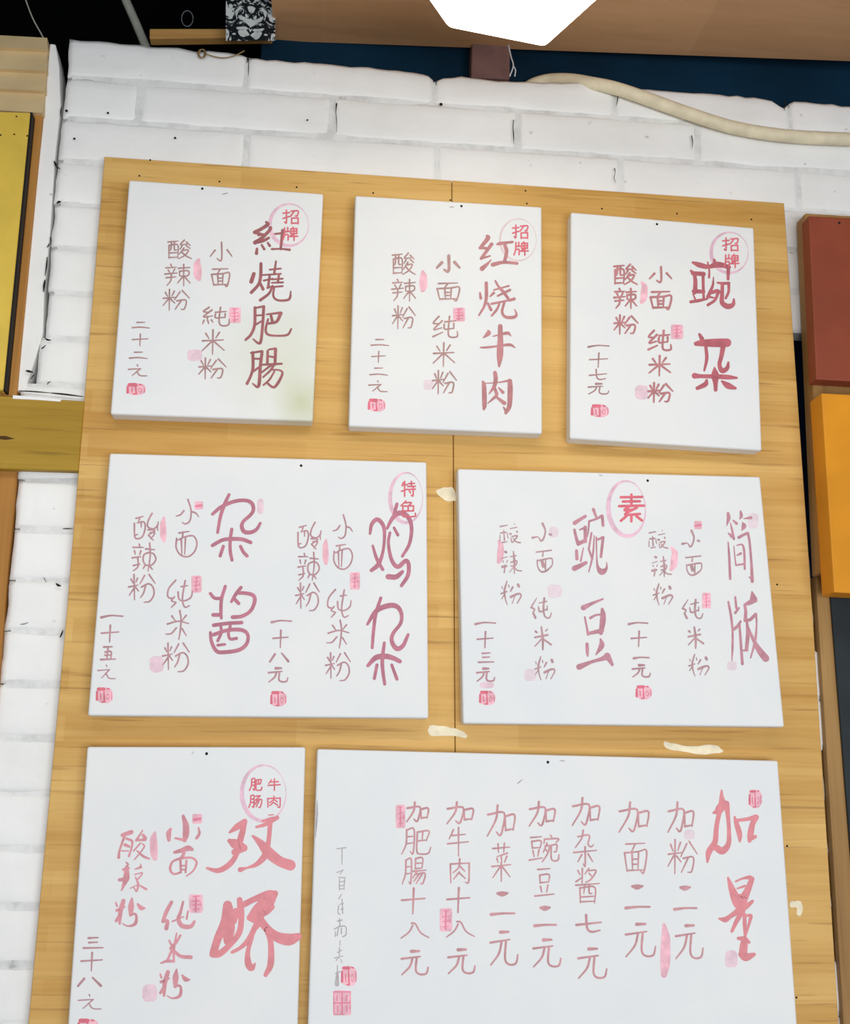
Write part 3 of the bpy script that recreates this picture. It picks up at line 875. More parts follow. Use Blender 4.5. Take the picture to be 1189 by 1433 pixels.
scrap([(610, 688), (622, 682), (634, 684), (638, 700), (622, 700)], root)
scrap([(601, 1016), (625, 1017), (648, 1024), (652, 1032), (628, 1030), (603, 1030)], root)
scrap([(930, 1038), (960, 1044), (1000, 1043), (1010, 1053), (980, 1055), (935, 1048)], root)
scrap([(1106, 1262), (1121, 1262), (1121, 1280), (1115, 1280), (1114, 1270), (1106, 1270)], root)

# ------------------------------------------------------------------ the seven signs
# 1
ST1 = P(420, 560, Y_SIGN)
M_C1 = mat_canvas('stained_canvas', [((ST1.x, ST1.y, ST1.z), 0.065, (196, 198, 156), 1.0), ((ST1.x - 0.03, ST1.y, ST1.z + 0.07), 0.14, (218, 219, 198), 0.8)])
INK1 = mat_ink('brown_red_ink', (166, 106, 108))
THIN1 = mat_ink('dusty_brown_ink', (178, 140, 138))
s = sign('leftmost canvas menu sign of the top row, with a greenish stain at its lower right', [(180.5, 251.5), (452.3, 270.8), (437.6, 589.5), (154.2, 579.5)], M_C1)
k = Ink(Y_INK)
k.trace((330, 280, 9.55), "405,295,34 425,325,50 340,385,46 250,430,50/250,435,34 330,455,40 370,470,20/462,372,50 440,415,44 330,520,50 255,568,56/255,570,40 360,545,44 440,505,36/282,650,34 275,712,46/345,600,30 378,655,36/425,570,28 452,610,38/300,470,30 360,455,30/520,452,26 640,440,32/622,400,36 612,520,38 598,655,34/480,655,30 600,652,24 718,664,36/240,985,50 205,1090,56/335,850,42 330,1020,44 300,1130,42 205,1235,44/325,1110,34 362,1190,44/535,818,26 512,985,34/450,930,24 600,915,26/350,1002,24 600,985,24/452,1000,30 430,1170,36/372,1075,26 492,1050,24/420,1172,28 492,1150,24/575,1000,30 560,1100,32/490,1060,24 625,1050,26/480,1105,24 630,1100,26/430,1165,24 625,1150,26/490,1150,34 440,1250,34 325,1338,40/512,1165,28 500,1280,30 560,1338,30 690,1335,34 725,1295,32 732,1220,20", 36)
k.trace((330, 420, 9.55), "255,100,40 250,330,40 200,460,38 130,530,34/255,105,26 375,82,32/372,90,40 360,300,38 335,540,40 300,575,34 230,520,20/260,205,24 360,200,24/242,340,26 355,275,26/410,190,22 590,168,34/600,175,50 545,285,40 440,312,32/465,190,36 490,300,40/430,255,28 398,390,34 430,460,32 560,476,26 690,462,32 740,385,24/225,700,40 228,900,42 195,1020,36 148,1115,40/200,705,26 350,682,32/350,690,40 325,900,44 312,1110,46 285,1160,36 225,1115,20/240,782,26 338,785,30/235,950,30 325,885,30/425,680,34 420,860,36/440,660,24 530,645,30/530,655,44 522,860,38/440,750,26 525,765,30/340,865,26 430,858,28 612,850,30/470,870,30 350,962,26/505,870,34 460,940,30 365,1028,26/480,930,22 580,935,24 622,980,32 560,1110,40 500,1165,34 415,1105,30/515,950,24 450,1060,28 368,1135,26", 36)
part_label(k.build('title_lettering', INK1, s), 'brownish red dish name')
k = Ink(Y_INK)
k.column([('小', (294, 339, 324.5, 365)), ('面', (296, 376, 321, 400)), ('純', (283.4, 430, 320.5, 456)), ('米', (282.6, 461.6, 313.6, 495.7)), ('粉', (278, 501, 316, 530))], 2.3)
k.build('noodle_lettering', THIN1, s)
k = Ink(Y_INK)
k.column([('酸', (235, 336, 268, 362)), ('辣', (230.6, 370, 266, 400)), ('粉', (228, 405, 265, 434))], 2.1)
k.build('noodle_lettering', THIN1, s)
k = Ink(Y_INK)
k.column([('二p', (185, 451, 209, 459)), ('十', (185, 467.7, 207, 483.6)), ('二p', (181, 492.7, 206, 501.7)), ('元p', (179.7, 510.8, 205.4, 526))], 2.0)
k.build('price_lettering', THIN1, s)
seal_round((178, 537.5, 203, 552), s)
smear((270.5, 361, 283, 394), s, INK_PINK)
seal_square((320, 430, 337, 452), s)
faint((262, 489, 283, 505.5), s)
badge(404.6, 314.6, 28.5, 30.4, [('招', (396, 294, 417, 313)), ('牌', (395.5, 318, 416.5, 336.5))], s, INK_RING)
nail(283, 264, Y_SIGN, s)

# 2
INK2 = mat_ink('dull_rose_ink', (194, 136, 138))
THIN2 = mat_ink('faded_brown_ink', (186, 148, 144))
s = sign('white canvas menu sign in the middle of the top row, between two similar upright signs', [(497, 273.3), (757.8, 289.3), (758.6, 607), (487.7, 596.3)])
k = Ink(Y_INK)
k.trace((650, 300, 9.55), "300,290,40 310,320,60 205,450,40/205,448,34 280,452,40/360,398,50 300,480,46 220,590,40/222,588,36 340,555,22/352,608,16 300,665,40 232,725,66/432,400,26 475,390,46 640,368,30/540,420,50 560,500,50 530,640,44/375,672,56 520,640,44 700,655,40/640,370,30 620,380,20/205,1050,26 215,1120,40/288,918,46 290,1100,46 260,1230,36 190,1348,24/310,1190,34 352,1275,42/410,888,26 450,960,32 520,1040,44 600,1150,36/600,1148,36 662,1130,44/390,1010,22 590,955,26/340,1095,22 388,1050,40/440,1090,26 605,1010,36/360,1195,32 580,1150,26/465,1190,28 430,1270,34 362,1352,28/530,1175,36 500,1300,36 545,1370,40 655,1375,44 692,1335,34 668,1268,12", 36)
k.trace((650, 440, 9.55), "312,212,20 318,250,66 248,312,14/378,292,16 480,268,26 575,250,46 620,288,12/212,442,20 300,440,32 430,425,28 600,405,40 672,442,16/475,158,62 477,300,72 475,420,84 470,560,84 460,692,30/240,895,26 258,950,58 265,1200,62 255,1268,30/285,920,14 440,910,18 560,890,30 600,885,52/605,890,60 608,1000,72 597,1220,64 550,1315,44/555,1300,40 520,1240,20/405,778,52 415,860,58 395,960,50 325,1062,14/455,980,20 510,1040,46/400,985,40 428,1075,46 380,1125,34 308,1188,12/425,1105,30 530,1185,56", 36)
part_label(k.build('title_lettering', INK2, s), 'dull rose dish name')
k = Ink(Y_INK)
k.column([('面', (611.5, 396, 642.6, 420)), ('纯', (605.6, 442.7, 640, 472)), ('米', (606, 479.7, 636, 512.7)), ('粉', (605, 518.7, 638.6, 551))], 2.4)
k.glyph('小', (611, 358, 643, 380), 4.2)
k.build('noodle_lettering', THIN2, s)
k = Ink(Y_INK)
k.column([('酸', (549, 354, 581, 384)), ('辣', (548, 391, 581.4, 421.5)), ('粉', (549, 428, 581, 460))], 2.2)
k.build('noodle_lettering', THIN2, s)
k = Ink(Y_INK)
k.column([('二p', (519, 475, 543.7, 483.7)), ('十', (520, 491.8, 539, 507)), ('二p', (517.5, 515, 542, 525)), ('元p', (516, 533, 541.7, 548))], 2.0)
k.build('price_lettering', THIN2, s)
seal_round((515.5, 559, 538.5, 575), s)
smear((586, 377.7, 598, 409.4), s, INK_PINK, -0.05)
seal_square((633.5, 430.5, 650.5, 450), s)
faint((592, 531, 606, 546), s, INK_FAINT)
badge(724.9, 335.6, 26.7, 30.4, [('招', (717, 315, 738, 333.5)), ('牌', (719, 338.5, 739, 357))], s, INK_RINGF, 3.0)
nail(645.5, 288.5, Y_SIGN, s)

# 3
INK3 = mat_ink('raspberry_ink', (190, 108, 117))
THIN3 = mat_ink('dusty_raspberry_ink', (192, 132, 134))
s = sign('canvas menu sign at the right end of the top row, with two thick blocky characters', [(798.6, 296.6), (1054.6, 318.4), (1066, 630.5), (797, 613.5)])
k = Ink(Y_INK)
k.trace((950, 310, 10.81), "208,620,40 300,655,80 410,685,70/178,745,36 230,800,60 240,900,52 232,1080,56/205,780,60 370,795,70/362,780,46 365,1000,44 372,1175,36/225,1055,70 370,1060,56/262,880,30 262,1020,30/210,1100,20 250,1190,30/175,1215,46 300,1195,50 425,1170,30/530,580,40 545,640,70/432,615,24 455,740,30 452,845,36/445,690,50 560,655,90 650,660,80 755,690,60/745,680,60 740,872,44/520,838,14 510,960,38 470,1060,50 435,1140,56/470,1085,46 570,1050,60 610,1065,46/590,1075,50 540,1190,44 435,1262,44/455,1140,40 530,1155,24/580,925,30 660,935,44 755,932,44/750,935,44 748,1060,42 705,1160,38/655,945,50 650,1100,60 650,1225,72 735,1285,84 815,1255,64 828,1175,30", 40)
k.trace((950, 450, 10.81), "308,192,40 345,260,70/255,335,66 345,325,100 560,322,130 725,320,130/405,390,50 418,560,52 380,740,32/668,360,80 640,520,66 610,650,62 650,745,76 725,705,64 745,620,36/235,820,90 320,826,62 520,830,66 730,840,72 872,852,34/535,695,24 545,810,118 550,930,72 552,1034,56/415,890,44 395,950,76 275,1008,56/650,905,36 740,970,96 850,1008,44", 40)
part_label(k.build('title_lettering', INK3, s), 'thick raspberry dish name')
k = Ink(Y_INK)
k.column([('小', (908.6, 373.6, 939.4, 395)), ('面', (910, 408, 939, 432)), ('纯', (907, 462.6, 938.7, 490)), ('米', (908, 498, 938, 525.7)), ('粉', (906.5, 536, 941, 563))], 3.1)
k.build('noodle_lettering', THIN3, s)
k = Ink(Y_INK)
k.column([('酸', (859, 370, 891.5, 398)), ('辣', (859, 404, 890.5, 431.7)), ('粉', (859, 441, 892.5, 467.5))], 2.8)
k.build('noodle_lettering', THIN3, s)
k = Ink(Y_INK)
k.column([('一', (823, 482, 852, 486.6)), ('十', (824.5, 494, 850, 514)), ('七', (824.5, 517, 848.5, 531)), ('元', (823, 537, 851.6, 551.5))], 2.1)
k.build('price_lettering', THIN1, s)
seal_round((827.5, 567, 851, 583), s)
smear((895, 393, 905.5, 425.6), s, INK_PINK, -0.25)
seal_square((938.5, 454, 955.5, 474.5), s)
faint((888, 539, 907, 559), s)
badge(1020.8, 353.5, 27.3, 29.6, [('招', (1011, 333, 1032, 351)), ('牌', (1012.5, 356, 1033.5, 374.5))], s, INK_RING, 5.2)
nail(919, 313.7, Y_SIGN, s)

# 4
INK4 = mat_ink('mauve_rose_ink', (192, 126, 142))
THIN4 = mat_ink('dusty_mauve_ink', (190, 146, 152))
s = sign('wide canvas menu sign in the middle row, lettered in rounded even strokes', [(153.3, 634), (596.7, 646.5), (599.5, 1005.3), (122.5, 1001.5)])
k = Ink(Y_INK)
k.trace((280, 680, 11.89), "480,145,52 400,320,62 335,520,58 290,775,50/205,470,52 350,350,62 560,260,62 750,240,62 860,290,66 885,400,62 830,490,58 720,590,58 692,680,66 740,765,72 850,770,66 940,720,58 1000,620,48/525,720,56 500,900,56 500,1080,56 530,1235,54/205,990,60 370,900,62 540,882,66 700,890,66 840,940,62/385,1005,56 332,1165,56/670,1005,54 720,1100,58 780,1165,58", 56)
k.trace((280, 810, 11.89), "418,125,54 355,340,58 345,540,58 352,655,46/170,245,56 240,320,56 350,325,56/215,600,64 340,600,64/678,145,58 590,260,60 520,380,48/640,235,60 760,240,62 880,275,66 908,370,64 840,530,60 700,620,62 540,638,66/580,345,60 640,410,60/225,772,62 450,742,62 690,728,60/170,895,50 190,1050,58 275,1205,66 420,1220,66 640,1185,66 760,1100,62 798,980,58 760,885,62 640,845,66 430,860,62 225,930,62/345,800,50 350,900,50 292,1030,52/500,785,50 470,900,50 500,1000,52 605,990,54/292,1105,48 410,1090,44", 56)
part_label(k.build('title_lettering', INK4, s), 'rounded mauve dish name')
k = Ink(Y_INK)
k.trace((500, 650, 7.96), "140,770,30 160,665,42 220,612,48 285,675,44 302,800,36 280,990,34 230,1115,50 155,1180,40/170,905,28 215,1050,38 282,1170,38/440,440,36 408,555,40/330,712,30 390,600,46 470,540,58 560,580,52 602,700,42 580,880,38 500,1022,32/408,705,30 450,785,36/362,760,32 345,880,34 380,1060,42 450,1140,50 540,1070,46 572,1130,46 560,1240,44 490,1350,38/342,1250,60 430,1252,56 500,1195,40", 40)
k.trace((500, 820, 8.96), "293,150,40 230,350,44 202,560,42 185,775,38/125,480,34 240,310,60 400,245,66 500,262,60 552,350,48 540,470,44 450,590,46 430,690,52 490,785,62 570,750,52 635,610,38/337,715,38 312,920,48 320,1080,44 342,1230,40/130,1000,40 230,900,66 350,882,70 450,905,60 530,945,54/245,990,40 212,1160,40/430,990,38 495,1168,42", 44)
part_label(k.build('title_lettering', INK4, s), 'rounded mauve dish name')
k = Ink(Y_INK)
k.column([('小r', (246.5, 699, 277.7, 733)), ('面r', (246.5, 743.6, 275.5, 779)), ('纯r', (234.8, 812, 269, 850)), ('米r', (232, 854.5, 264, 894.8)), ('粉r', (227.4, 900, 264.8, 940))], 2.3)
k.build('noodle_lettering', THIN4, s)
k = Ink(Y_INK)
k.column([('酸r', (188, 718.4, 221.4, 756)), ('辣r', (185, 760, 218, 799)), ('粉r', (180, 804, 217, 842.7))], 2.3)
k.build('noodle_lettering', THIN4, s)
k = Ink(Y_INK)
k.column([('小r', (466, 720.5, 493, 753.5)), ('面r', (467, 761.8, 493, 796.4)), ('纯r', (458.6, 825, 491, 864)), ('米r', (457, 868, 488, 906.7)), ('粉r', (455.4, 913.6, 490, 952.5))], 2.2)
k.build('noodle_lettering', THIN4, s)
k = Ink(Y_INK)
k.column([('酸r', (416.8, 731, 449, 768.6)), ('辣r', (416.8, 773, 446.6, 812)), ('粉r', (413.6, 816, 446.6, 854.5))], 2.2)
k.build('noodle_lettering', THIN4, s)
k = Ink(Y_INK)
k.column([('一', (141.7, 859.6, 171.8, 865.5)), ('十', (141.7, 875, 166, 898.4)), ('五', (141, 905, 161.5, 923))], 2.6)
k.glyph('元p', (137, 930.7, 161.5, 949.7), 1.8)
k.build('price_lettering', THIN4, s)
k = Ink(Y_INK)
k.column([('一', (380, 867, 407.7, 872)), ('十', (382, 882, 403, 906)), ('八p', (377.5, 914, 403.3, 926)), ('元', (375.7, 935, 402.7, 954.4))], 2.5)
k.build('price_lettering', THIN4, s)
seal_round((135, 963, 157, 983), s)
seal_round((379, 968, 400, 988), s)
smear((223.6, 722.8, 233.4, 759.4), s, INK_PINK, 0.1)
smear((450.8, 754, 460.2, 791), s, INK_PINK, 0.05)
seal_square((272, 701.5, 284, 713), s)
seal_square((267.5, 805.5, 282, 829.5), s)
seal_square((489.5, 800.5, 503.5, 825), s)
faint((209, 918, 229, 941), s)
faint((359.5, 698, 369, 719.5), s)
badge(568.5, 696.5, 24, 36.4, [('特', (561.5, 673.5, 581, 694.5)), ('色', (561, 701, 581, 723))], s, INK_RING, 5.6)
nail(421.2, 651.6, Y_SIGN, s)

# 5
INK5 = mat_ink('thin_rose_ink', (198, 142, 154))
THIN5 = mat_ink('faded_rose_grey_ink', (190, 152, 156))
s = sign('wide canvas menu sign in the middle row, one ringed red character at its top centre', [(640.3, 655.8), (1063.5, 667), (1097.6, 1017.5), (647.7, 1012.5)])
k = Ink(Y_INK)
k.trace((790, 660, 8.493), "118,610,50 180,570,42 245,530,36/115,690,30 135,780,36 160,860,44/160,858,46 240,820,46/245,830,42 243,660,40/243,665,30 180,690,20/140,940,36 145,1035,40/222,905,14 190,1062,24/115,1150,64 180,1120,54 252,1082,40/340,448,38 375,542,28/290,590,24 280,700,20 270,775,10/290,590,26 380,560,26 440,525,34/445,525,36 455,640,34/318,730,24 285,920,24/285,920,26 320,1020,24/350,760,14 340,930,22 320,1060,24 285,1192,14/375,780,20 380,1000,16 392,1130,34 440,1190,78 495,1150,32 498,1075,8/385,810,22 455,782,36/455,790,34 430,1012,32", 30)
k.trace((790, 820, 8.493), "222,258,64 330,205,36 452,155,22/238,370,22 260,480,24 278,575,34/280,565,36 440,530,56/305,380,34 360,350,26 420,338,22/445,275,34 455,340,64 450,430,70 430,560,48/265,690,38 268,770,40 272,832,20/425,630,20 438,710,66 370,818,14/172,962,72 320,902,38 430,870,48 505,840,80/505,830,76 565,935,36", 34)
part_label(k.build('title_lettering', INK5, s), 'slanting rose dish name')
k = Ink(Y_INK)
k.trace((1000, 700, 11.94), "220,218,46 230,300,64 195,432,10/260,380,16 288,500,36 318,648,40/225,552,24 285,600,64/305,338,26 362,388,50/430,185,32 442,260,54 418,312,22/480,308,14 600,292,54/460,368,12 485,432,84 448,508,12/222,700,22 240,950,40 256,1312,44/400,622,52 475,580,46 545,550,46/550,548,44 580,700,40 610,1050,42 625,1355,58/575,1285,24 625,1320,50/318,765,16 335,950,22 352,1085,26/352,1085,28 490,1065,36/370,755,22 455,742,30 490,850,40 500,1150,34/370,920,22 432,890,46", 30)
k.trace((1000, 820, 11.94), "225,265,34 270,500,42 295,750,34 296,1000,38 285,1245,18/340,185,34 360,370,40/400,370,40 340,450,44/310,725,56 370,680,50 432,590,34/412,650,36 430,900,42 460,1302,46/620,95,24 645,220,130/690,250,40 600,270,80 500,315,46/500,315,48 515,430,52 508,575,60/500,560,50 585,565,54 680,470,48/685,468,44 698,640,28 672,920,42 598,1202,22/532,580,36 552,780,62 530,1050,58/535,1070,50 465,1080,26/545,690,54 650,910,56 740,1070,100 850,1210,120", 34)
part_label(k.build('title_lettering', INK5, s), 'slanting rose dish name')
k = Ink(Y_INK)
k.column([('小d', (745, 732.7, 770.8, 756.8)), ('面d', (750, 770, 772.6, 800)), ('纯d', (743, 837, 771.5, 864.4)), ('米d', (748.4, 877.4, 771, 909)), ('粉d', (748.4, 919, 776, 951.6))], 1.1)
k.build('noodle_lettering', THIN5, s)
k = Ink(Y_INK)
k.column([('酸d', (699.5, 732.7, 727.7, 759.5)), ('辣d', (702, 771.7, 729.5, 802.6)), ('粉d', (701, 813.5, 729, 846))], 1.1)
k.build('noodle_lettering', THIN5, s)
k = Ink(Y_INK)
k.column([('小d', (954.6, 742.7, 978, 765)), ('面d', (959, 778, 981.4, 804.6)), ('纯d', (954.8, 839, 983.3, 865)), ('米d', (963, 877.4, 984, 907)), ('粉d', (963.7, 916, 991.6, 946))], 1.1)
k.build('noodle_lettering', THIN5, s)
k = Ink(Y_INK)
k.column([('酸d', (908, 742, 934, 767)), ('辣d', (912, 779, 939, 807)), ('粉d', (914, 817, 940.7, 846.7))], 1.1)
k.build('noodle_lettering', THIN5, s)
k = Ink(Y_INK)
k.column([('一', (665, 869.7, 693, 874.5)), ('十', (667.7, 884, 689.7, 906.5)), ('三', (669.5, 913.6, 690.8, 926.7)), ('元', (667, 935.6, 692, 953.4))], 2.5)
k.build('price_lettering', THIN4, s)
k = Ink(Y_INK)
k.column([('一', (879.5, 870, 906, 874.5)), ('十', (883, 883.4, 904.4, 904.7)), ('一', (886.6, 919, 908, 922)), ('元', (884.8, 930.8, 909.7, 947.4))], 2.5)
k.build('price_lettering', THIN4, s)
seal_round((671, 967.5, 692, 986), s)
seal_round((890, 960, 911, 978), s)
smear((694.5, 755.4, 704.5, 789.4), s, INK_PINK, -0.2)
smear((937, 764.4, 947.5, 799.6), s, INK_PINK, -0.3)
seal_square((971, 729, 982, 740.5), s)
seal_square((982, 829.5, 994.5, 851.5), s)
faint((671, 954.5, 691, 963), s)
faint((768, 737, 781, 752), s, INK_FAINT)
faint((766, 818, 786, 837), s, INK_FAINT)
faint((733, 936, 750, 953), s, INK_FAINT)
faint((1046, 718, 1061, 740), s, INK_FAINT)
faint((1017, 925, 1031, 938), s, INK_FAINT)
k = Ink(Y_RING)
pts = []
for i in range(28):
    a = 2 * math.pi * i / 28
    q = max(0.0, 0.5 - 0.5 * math.cos(a + 0.5))
    pts.append((877 + 26 * math.cos(a) - 3 * math.sin(a) * -0.4, 711.6 + 38.5 * math.sin(a), 1.4 + 5.2 * q))
k.stroke(pts, True)
part_label(k.build('badge_ring', INK_RING, s), 'pale pink brushed ring')
k = Ink(Y_INK)
k.glyph('素', (866, 692, 900.5, 729.5), 3.7, False)
part_label(k.build('badge_lettering', INK_BADGE, s), 'bold red badge character')
nail(906, 672.6, Y_SIGN, s)

# 6
INK6 = mat_ink('bright_rose_ink', (226, 146, 152), 0.04)
THIN6 = mat_ink('rose_ink', (218, 152, 160))
s = sign('white canvas menu sign at the bottom left, with two large bold brushed characters', [(121.8, 1045), (427.3, 1045.5), (414.5, 1510), (89.5, 1510)])
k = Ink(Y_INK)
k.trace((280, 1060, 7.927), "325,832,22 410,770,70 490,715,66/498,705,50 470,820,66 440,930,70 400,1080,56 320,1190,62 200,1255,56 75,1228,26/325,925,50 390,960,110 485,1000,80/380,1050,70 495,1010,60/622,772,26 730,740,44 855,668,46/690,705,26 790,685,50 830,680,50/760,640,14 812,635,14/778,720,52 758,930,52 720,1085,74 625,1185,50 520,1225,22/520,1225,20 445,1245,56/582,870,24 670,950,80 760,1055,120 880,1150,112 1000,1195,120", 40)
k.trace((280, 1220, 7.927), "305,370,100 285,560,120 200,730,90 145,905,84/140,915,76 220,905,74 340,800,60 430,680,66 455,550,64 450,420,76 438,310,62/320,400,90 315,620,140 305,770,90/400,440,80 390,560,30/470,370,66 600,305,66 760,250,90 830,245,60/830,240,70 740,350,150 650,430,150 550,510,70/600,490,90 720,440,90 795,390,64/650,480,130 650,560,80 620,620,50/620,590,60 540,750,60 450,840,42 355,892,36/575,720,48 530,880,50 532,1010,76 570,1068,72 612,1015,14/670,540,90 750,640,90 850,720,112 980,752,132 1085,720,84/740,640,66 782,780,62 782,1020,72 725,1145,46/560,520,60 600,540,60", 60)
part_label(k.build('title_lettering', INK6, s), 'bold bright rose dish name')
k = Ink(Y_INK)
k.column([('小b', (236, 1142, 279, 1176)), ('面b', (238, 1187, 275, 1226)), ('纯b', (228, 1262, 272, 1299)), ('米b', (224.5, 1306, 267, 1348)), ('粉b', (224, 1356.5, 265, 1397))], 1.0)
k.build('noodle_lettering', THIN6, s)
k = Ink(Y_INK)
k.column([('酸b', (166, 1162, 209, 1203)), ('辣b', (167, 1206.5, 204.5, 1247.5)), ('粉b', (162, 1257, 202.5, 1296))], 1.0)
k.build('noodle_lettering', THIN6, s)
k = Ink(Y_INK)
k.column([('三', (116.8, 1312, 144, 1326.7)), ('十', (113.6, 1333, 143, 1358.6)), ('八p', (109, 1368, 141, 1380))], 2.7)
k.glyph('元p', (109.6, 1392, 141.5, 1412), 1.8)
k.build('price_lettering', THIN4, s)
seal_round((109.5, 1427, 137, 1447), s)
smear((209.5, 1163, 221.5, 1205), s, INK_PINK, 0.1)
seal_square((269, 1139, 282.5, 1152.5), s)
seal_square((264.5, 1251.5, 284, 1277.5), s)
faint((199, 1377, 220, 1402), s)
badge(369.2, 1110, 32.5, 40.7, [('牛', (375, 1090, 392, 1106)), ('肉', (374.5, 1114, 392, 1129.5)), ('肥', (349, 1090, 366.5, 1106)), ('肠', (348, 1113.5, 366, 1130))], s, INK_RING, 6.2, 1.9)
nail(289, 1054.7, Y_SIGN, s)

# 7
INK7 = mat_ink('coral_rose_ink', (226, 146, 151), 0.04)
THIN7 = mat_ink('soft_rose_ink', (206, 154, 158))
s = sign('widest white canvas menu sign at the bottom, with seven columns of small characters', [(443.7, 1048), (1088.5, 1064.5), (1121, 1510), (428, 1510)])
k = Ink(Y_INK)
k.trace((980, 1090, 11.02), "325,178,30 325,280,66 335,400,130 290,470,130/280,500,110 200,522,36/400,380,90 425,600,64 438,800,62 430,1000,80 340,1110,110 240,1060,100/290,520,70 248,720,72 228,950,84 185,1040,94 128,1130,92 105,1280,34/525,585,32 555,690,74 600,850,84 605,960,36/570,640,50 720,620,56 850,590,84/860,590,80 800,700,84 770,850,96 755,955,60/755,935,64 845,890,54", 60)
k.trace((980, 1210, 9.55), "368,178,30 420,330,90 490,500,130 540,580,100/470,225,24 560,185,28 660,170,56/688,190,66 625,350,90 565,480,120 560,580,90/490,320,20 590,285,34/470,430,80 570,440,90/695,488,40 620,550,70 540,595,90 400,690,60 330,735,74 248,722,26/565,620,70 490,740,62 418,890,40/588,670,50 590,790,52 597,945,40/600,685,30 670,680,44 662,740,44 607,935,24/505,985,44 590,995,70 650,1040,36/590,960,36 580,1060,100 565,1200,110/545,1200,84 610,1235,112 715,1200,50", 60)
part_label(k.build('title_lettering', INK7, s), 'bold coral heading')
COLS = [
 [('加', (934.4, 1122.7, 969.8, 1164.5)), ('粉', (934.4, 1175, 975.3, 1222.6)), ('二', (943.5, 1241.6, 974.4, 1272.5)), ('元', (945.3, 1295, 983.5, 1341.5))],
 [('加', (866, 1122.7, 907, 1164.5)), ('面', (873.6, 1180, 904.5, 1220.7)), ('二', (875.4, 1240, 909, 1270.7)), ('元', (875.4, 1293, 917, 1338.8))],
 [('加', (800.6, 1116.6, 838.3, 1155)), ('杂', (802.5, 1161.8, 834.6, 1211.7)), ('酱', (805.4, 1215.5, 838.3, 1263.5)), ('七', (806.3, 1280.5, 841, 1304)), ('元', (809, 1327.6, 848.7, 1369))],
 [('加', (740.4, 1122, 776, 1156)), ('豌', (740.4, 1169, 781.8, 1206)), ('豆', (748, 1215.5, 775, 1254)), ('二', (748, 1270, 778, 1295.6)), ('元', (746, 1315, 784.6, 1353))],
 [('加', (681.7, 1127, 719.8, 1170)), ('菜', (688, 1180, 714.4, 1233.5)), ('二', (687, 1249.8, 719.8, 1279.8)), ('元', (686, 1304, 724.4, 1350.6))],
 [('加', (625.4, 1122.7, 661.7, 1152.7)), ('牛', (626.3, 1158, 655.4, 1198)), ('肉', (630, 1201.7, 656.3, 1235.3)), ('十', (625.4, 1242.5, 657, 1277)), ('八', (624.5, 1289.7, 663.6, 1311.5)), ('元', (627, 1328.8, 664.5, 1362.4))],
 [('加', (569, 1122.7, 599, 1150)), ('肥', (561.8, 1160.8, 602.6, 1195.3)), ('腸', (562.7, 1200.7, 596.2, 1237)), ('十', (561.8, 1243, 594.4, 1278.7)), ('八', (560.9, 1292, 600, 1313)), ('元', (561.8, 1331, 599, 1364))],
]
for c in COLS:
    k = Ink(Y_INK)
    for ch, box in c:
        k.glyph(ch, box, {'二': 3.4, '元': 2.9, '七': 3.2, '十': 2.9, '加': 2.9, '八': 2.3}.get(ch, 2.3))
    k.build('price_lettering', THIN7, s)
k = Ink(Y_INK)
k.trace((450, 1170, 5.45), "115,97 185,88/155,100 155,215/115,278 165,258/160,262 140,290/128,315 182,318/135,330 135,410/175,330 170,410/140,350 175,345/140,380 170,375/140,405 170,400/150,445 130,480/155,480 160,590/130,530 124,580 140,600/140,520 165,515/145,560 165,555/118,650 157,640/135,630 140,690/95,712 130,690/128,700 118,760/105,730 104,765/130,690 182,690 185,750 160,768/150,700 150,745/140,800 140,832/120,890 152,870/98,930 162,915/135,850 135,930/125,930 110,950/145,940 156,965/120,985 120,1040/104,1048 142,1035/120,1040,14 116,1130,34", 7)
part_label(k.build('signature_lettering', INK_GREY, s), 'thin grey signature column')
seal_round((478, 1353, 498.5, 1379), s)
seal_square((466, 1386, 491, 1421), s, True)
seal_square((553.5, 1126, 567, 1159), s)
seal_square((615, 1271, 632.5, 1303.5), s)
seal_round((1048, 1106, 1065, 1130), s)
smear((922.6, 1291.5, 938, 1369), s, INK_PINK, -0.1)
faint((957, 1161, 972, 1175), s, INK_FAINT)
faint((1014, 1330, 1032, 1354), s)
nail(766.4, 1066.6, Y_SIGN, s)

# grey scuffs beside the nails
SC = [q for q in bpy.data.objects if q.name.startswith('menu_sign')]
for i, pts in ((0, [(311, 272, 1), (315, 271, 1.6), (319, 270, .8)]), (1, [(629, 290, .8), (632, 289.5, 1.6), (635, 290, .8)]), (4, [(839, 665, 1.6), (842, 665.5, 1.4)]), (5, [(268, 1056, .6), (271, 1052, 1)]),
               (6, [(783, 1064.5, .8), (787, 1064.5, 2), (790, 1065.5, .8)]), (6, [(723, 1097, .8), (727, 1094, 1.8), (731, 1090.5, .8)]), (6, [(444, 1120, .5), (443.5, 1140, 2.6), (441.5, 1172, .6)])):
    k = Ink(Y_STAMP)
    k.stroke(pts)
    k.build('scuff', INK_GREY, SC[i])

